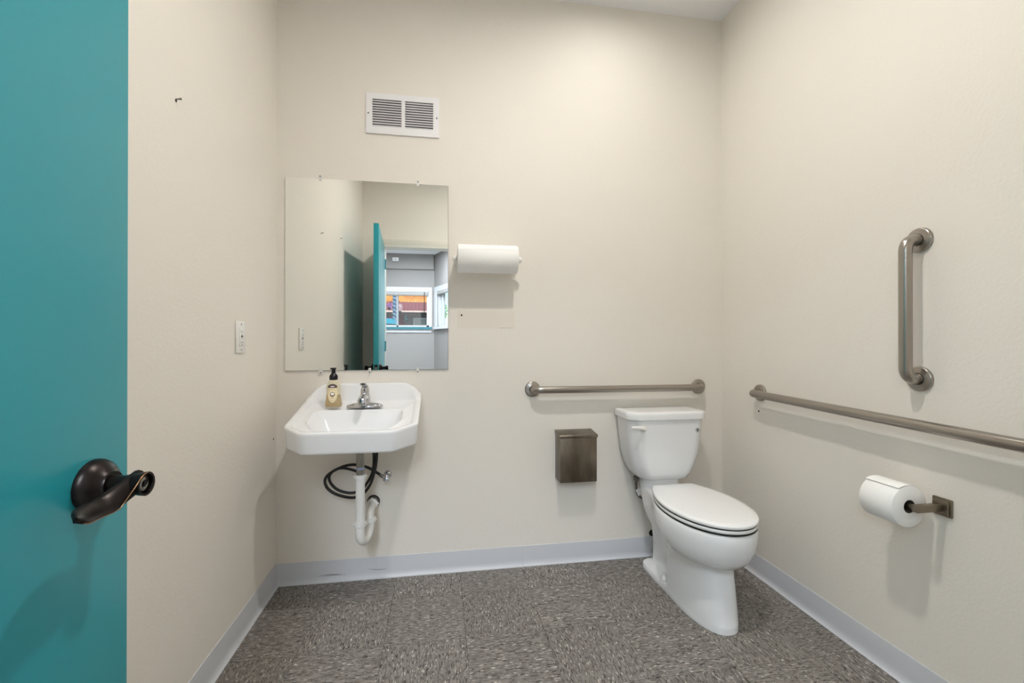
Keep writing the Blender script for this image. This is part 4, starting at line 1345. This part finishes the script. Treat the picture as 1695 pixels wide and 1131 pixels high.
# flush lever
g = G()
rg = []
for k in range(13):
    q = k / 12
    x = 0.968 - 0.078 * q
    z = 0.711 + 0.012 * q + 0.004 * math.sin(q * PI)
    y = -0.219 - 0.010 * math.sin(q * PI / 2)
    hh = 0.0120 - 0.0052 * sstep(q, 0.0, 0.60)
    hd_ = 0.008 - 0.003 * q
    if k == 0:
        hh *= 0.6; hd_ *= 0.6
    if k == 12:
        hh *= 0.5; hd_ *= 0.5
    rg.append([(x, y + hd_ * math.cos(a), z + hh * math.sin(a)) for a in [2 * PI * j / 14 for j in range(14)]])
fl = make('flush_lever', g.loft(rg), M_PLASTIC, t, smooth=True)
make('lever_boss', G().lathe([(0, 0.013), (0.008, 0.012), (0.018, 0.009)], (0.958, -0.202, 0.711), (0, -1, 0), 20), M_PLASTIC, fl, smooth=True)
stk = make('sticker', G().lathe([(0, 0.0105), (0.0005, 0.0105)], (1.243, -0.2045, 0.697), (0.0, -1, 0), 24), M_STICKER, t)
make('sticker_ring', G().lathe([(0.0005, 0.0102), (0.0008, 0.0100), (0.0008, 0.0084), (0.0005, 0.0084)], (1.243, -0.2045, 0.697), (0, -1, 0), 24, False, False), M_INK, stk)
make('sticker_drop', G().loft([[(1.243 + r * math.sin(a), -0.2045 - d, 0.6965 + r * math.cos(a) * (1.7 if math.cos(a) > 0 else 1)) for a, r in [(2 * PI * j / 16, 0.0042) for j in range(16)]] for d in (0.0005, 0.0009)]), M_INK, stk)

# toilet water line
wl = make('water_line', G().tube(smooth_path([(0.984, -0.075, 0.425), (0.984, -0.075, 0.40), (0.990, -0.07, 0.365), (1.006, -0.06, 0.338), (1.035, -0.045, 0.318), (1.075, -0.036, 0.29), (1.100, -0.036, 0.24), (1.108, -0.042, 0.19), (1.108, -0.055, 0.145)], 5), 0.0065, 10), M_BRAID, t, smooth=True)
wl['label'] = 'grey braided water line'
make('tank_nut', G().lathe([(0, 0.011), (0.006, 0.016), (0.022, 0.015), (0.026, 0.010)], (0.984, -0.075, 0.4485), (0, 0, -1), 8), M_SCREW, wl)
make('tag', G().loft([[(0.976, -0.083, 0.378), (1.004, -0.083, 0.390), (1.016, -0.083, 0.364), (0.992, -0.083, 0.346)], [(0.976, -0.0842, 0.378), (1.004, -0.0842, 0.390), (1.016, -0.0842, 0.364), (0.992, -0.0842, 0.346)]]), mat('clear_tag', srgb(206, 204, 202), 0.2), wl)
t = thing('toilet_valve', 'small dark water stop stub low on the wall behind the toilet', 'valve', (1.107, 0, 0.112))
make('escutcheon', G().lathe([(0.0003, 0.017), (0.004, 0.0165), (0.008, 0.010)], (1.107, 0, 0.118), (0, -1, 0), 20), M_GASKET_AND_SHADE, t, smooth=True)
make('valve_body', G().lathe([(0.006, 0.007), (0.050, 0.007), (0.050, 0.010), (0.066, 0.010), (0.068, 0.007)], (1.107, 0, 0.118), (0.1, -1, 0), 14), M_CHROME, t, smooth=True)

# drop the helper property
for o in bpy.data.objects:
    if '_b' in o:
        del o['_b']
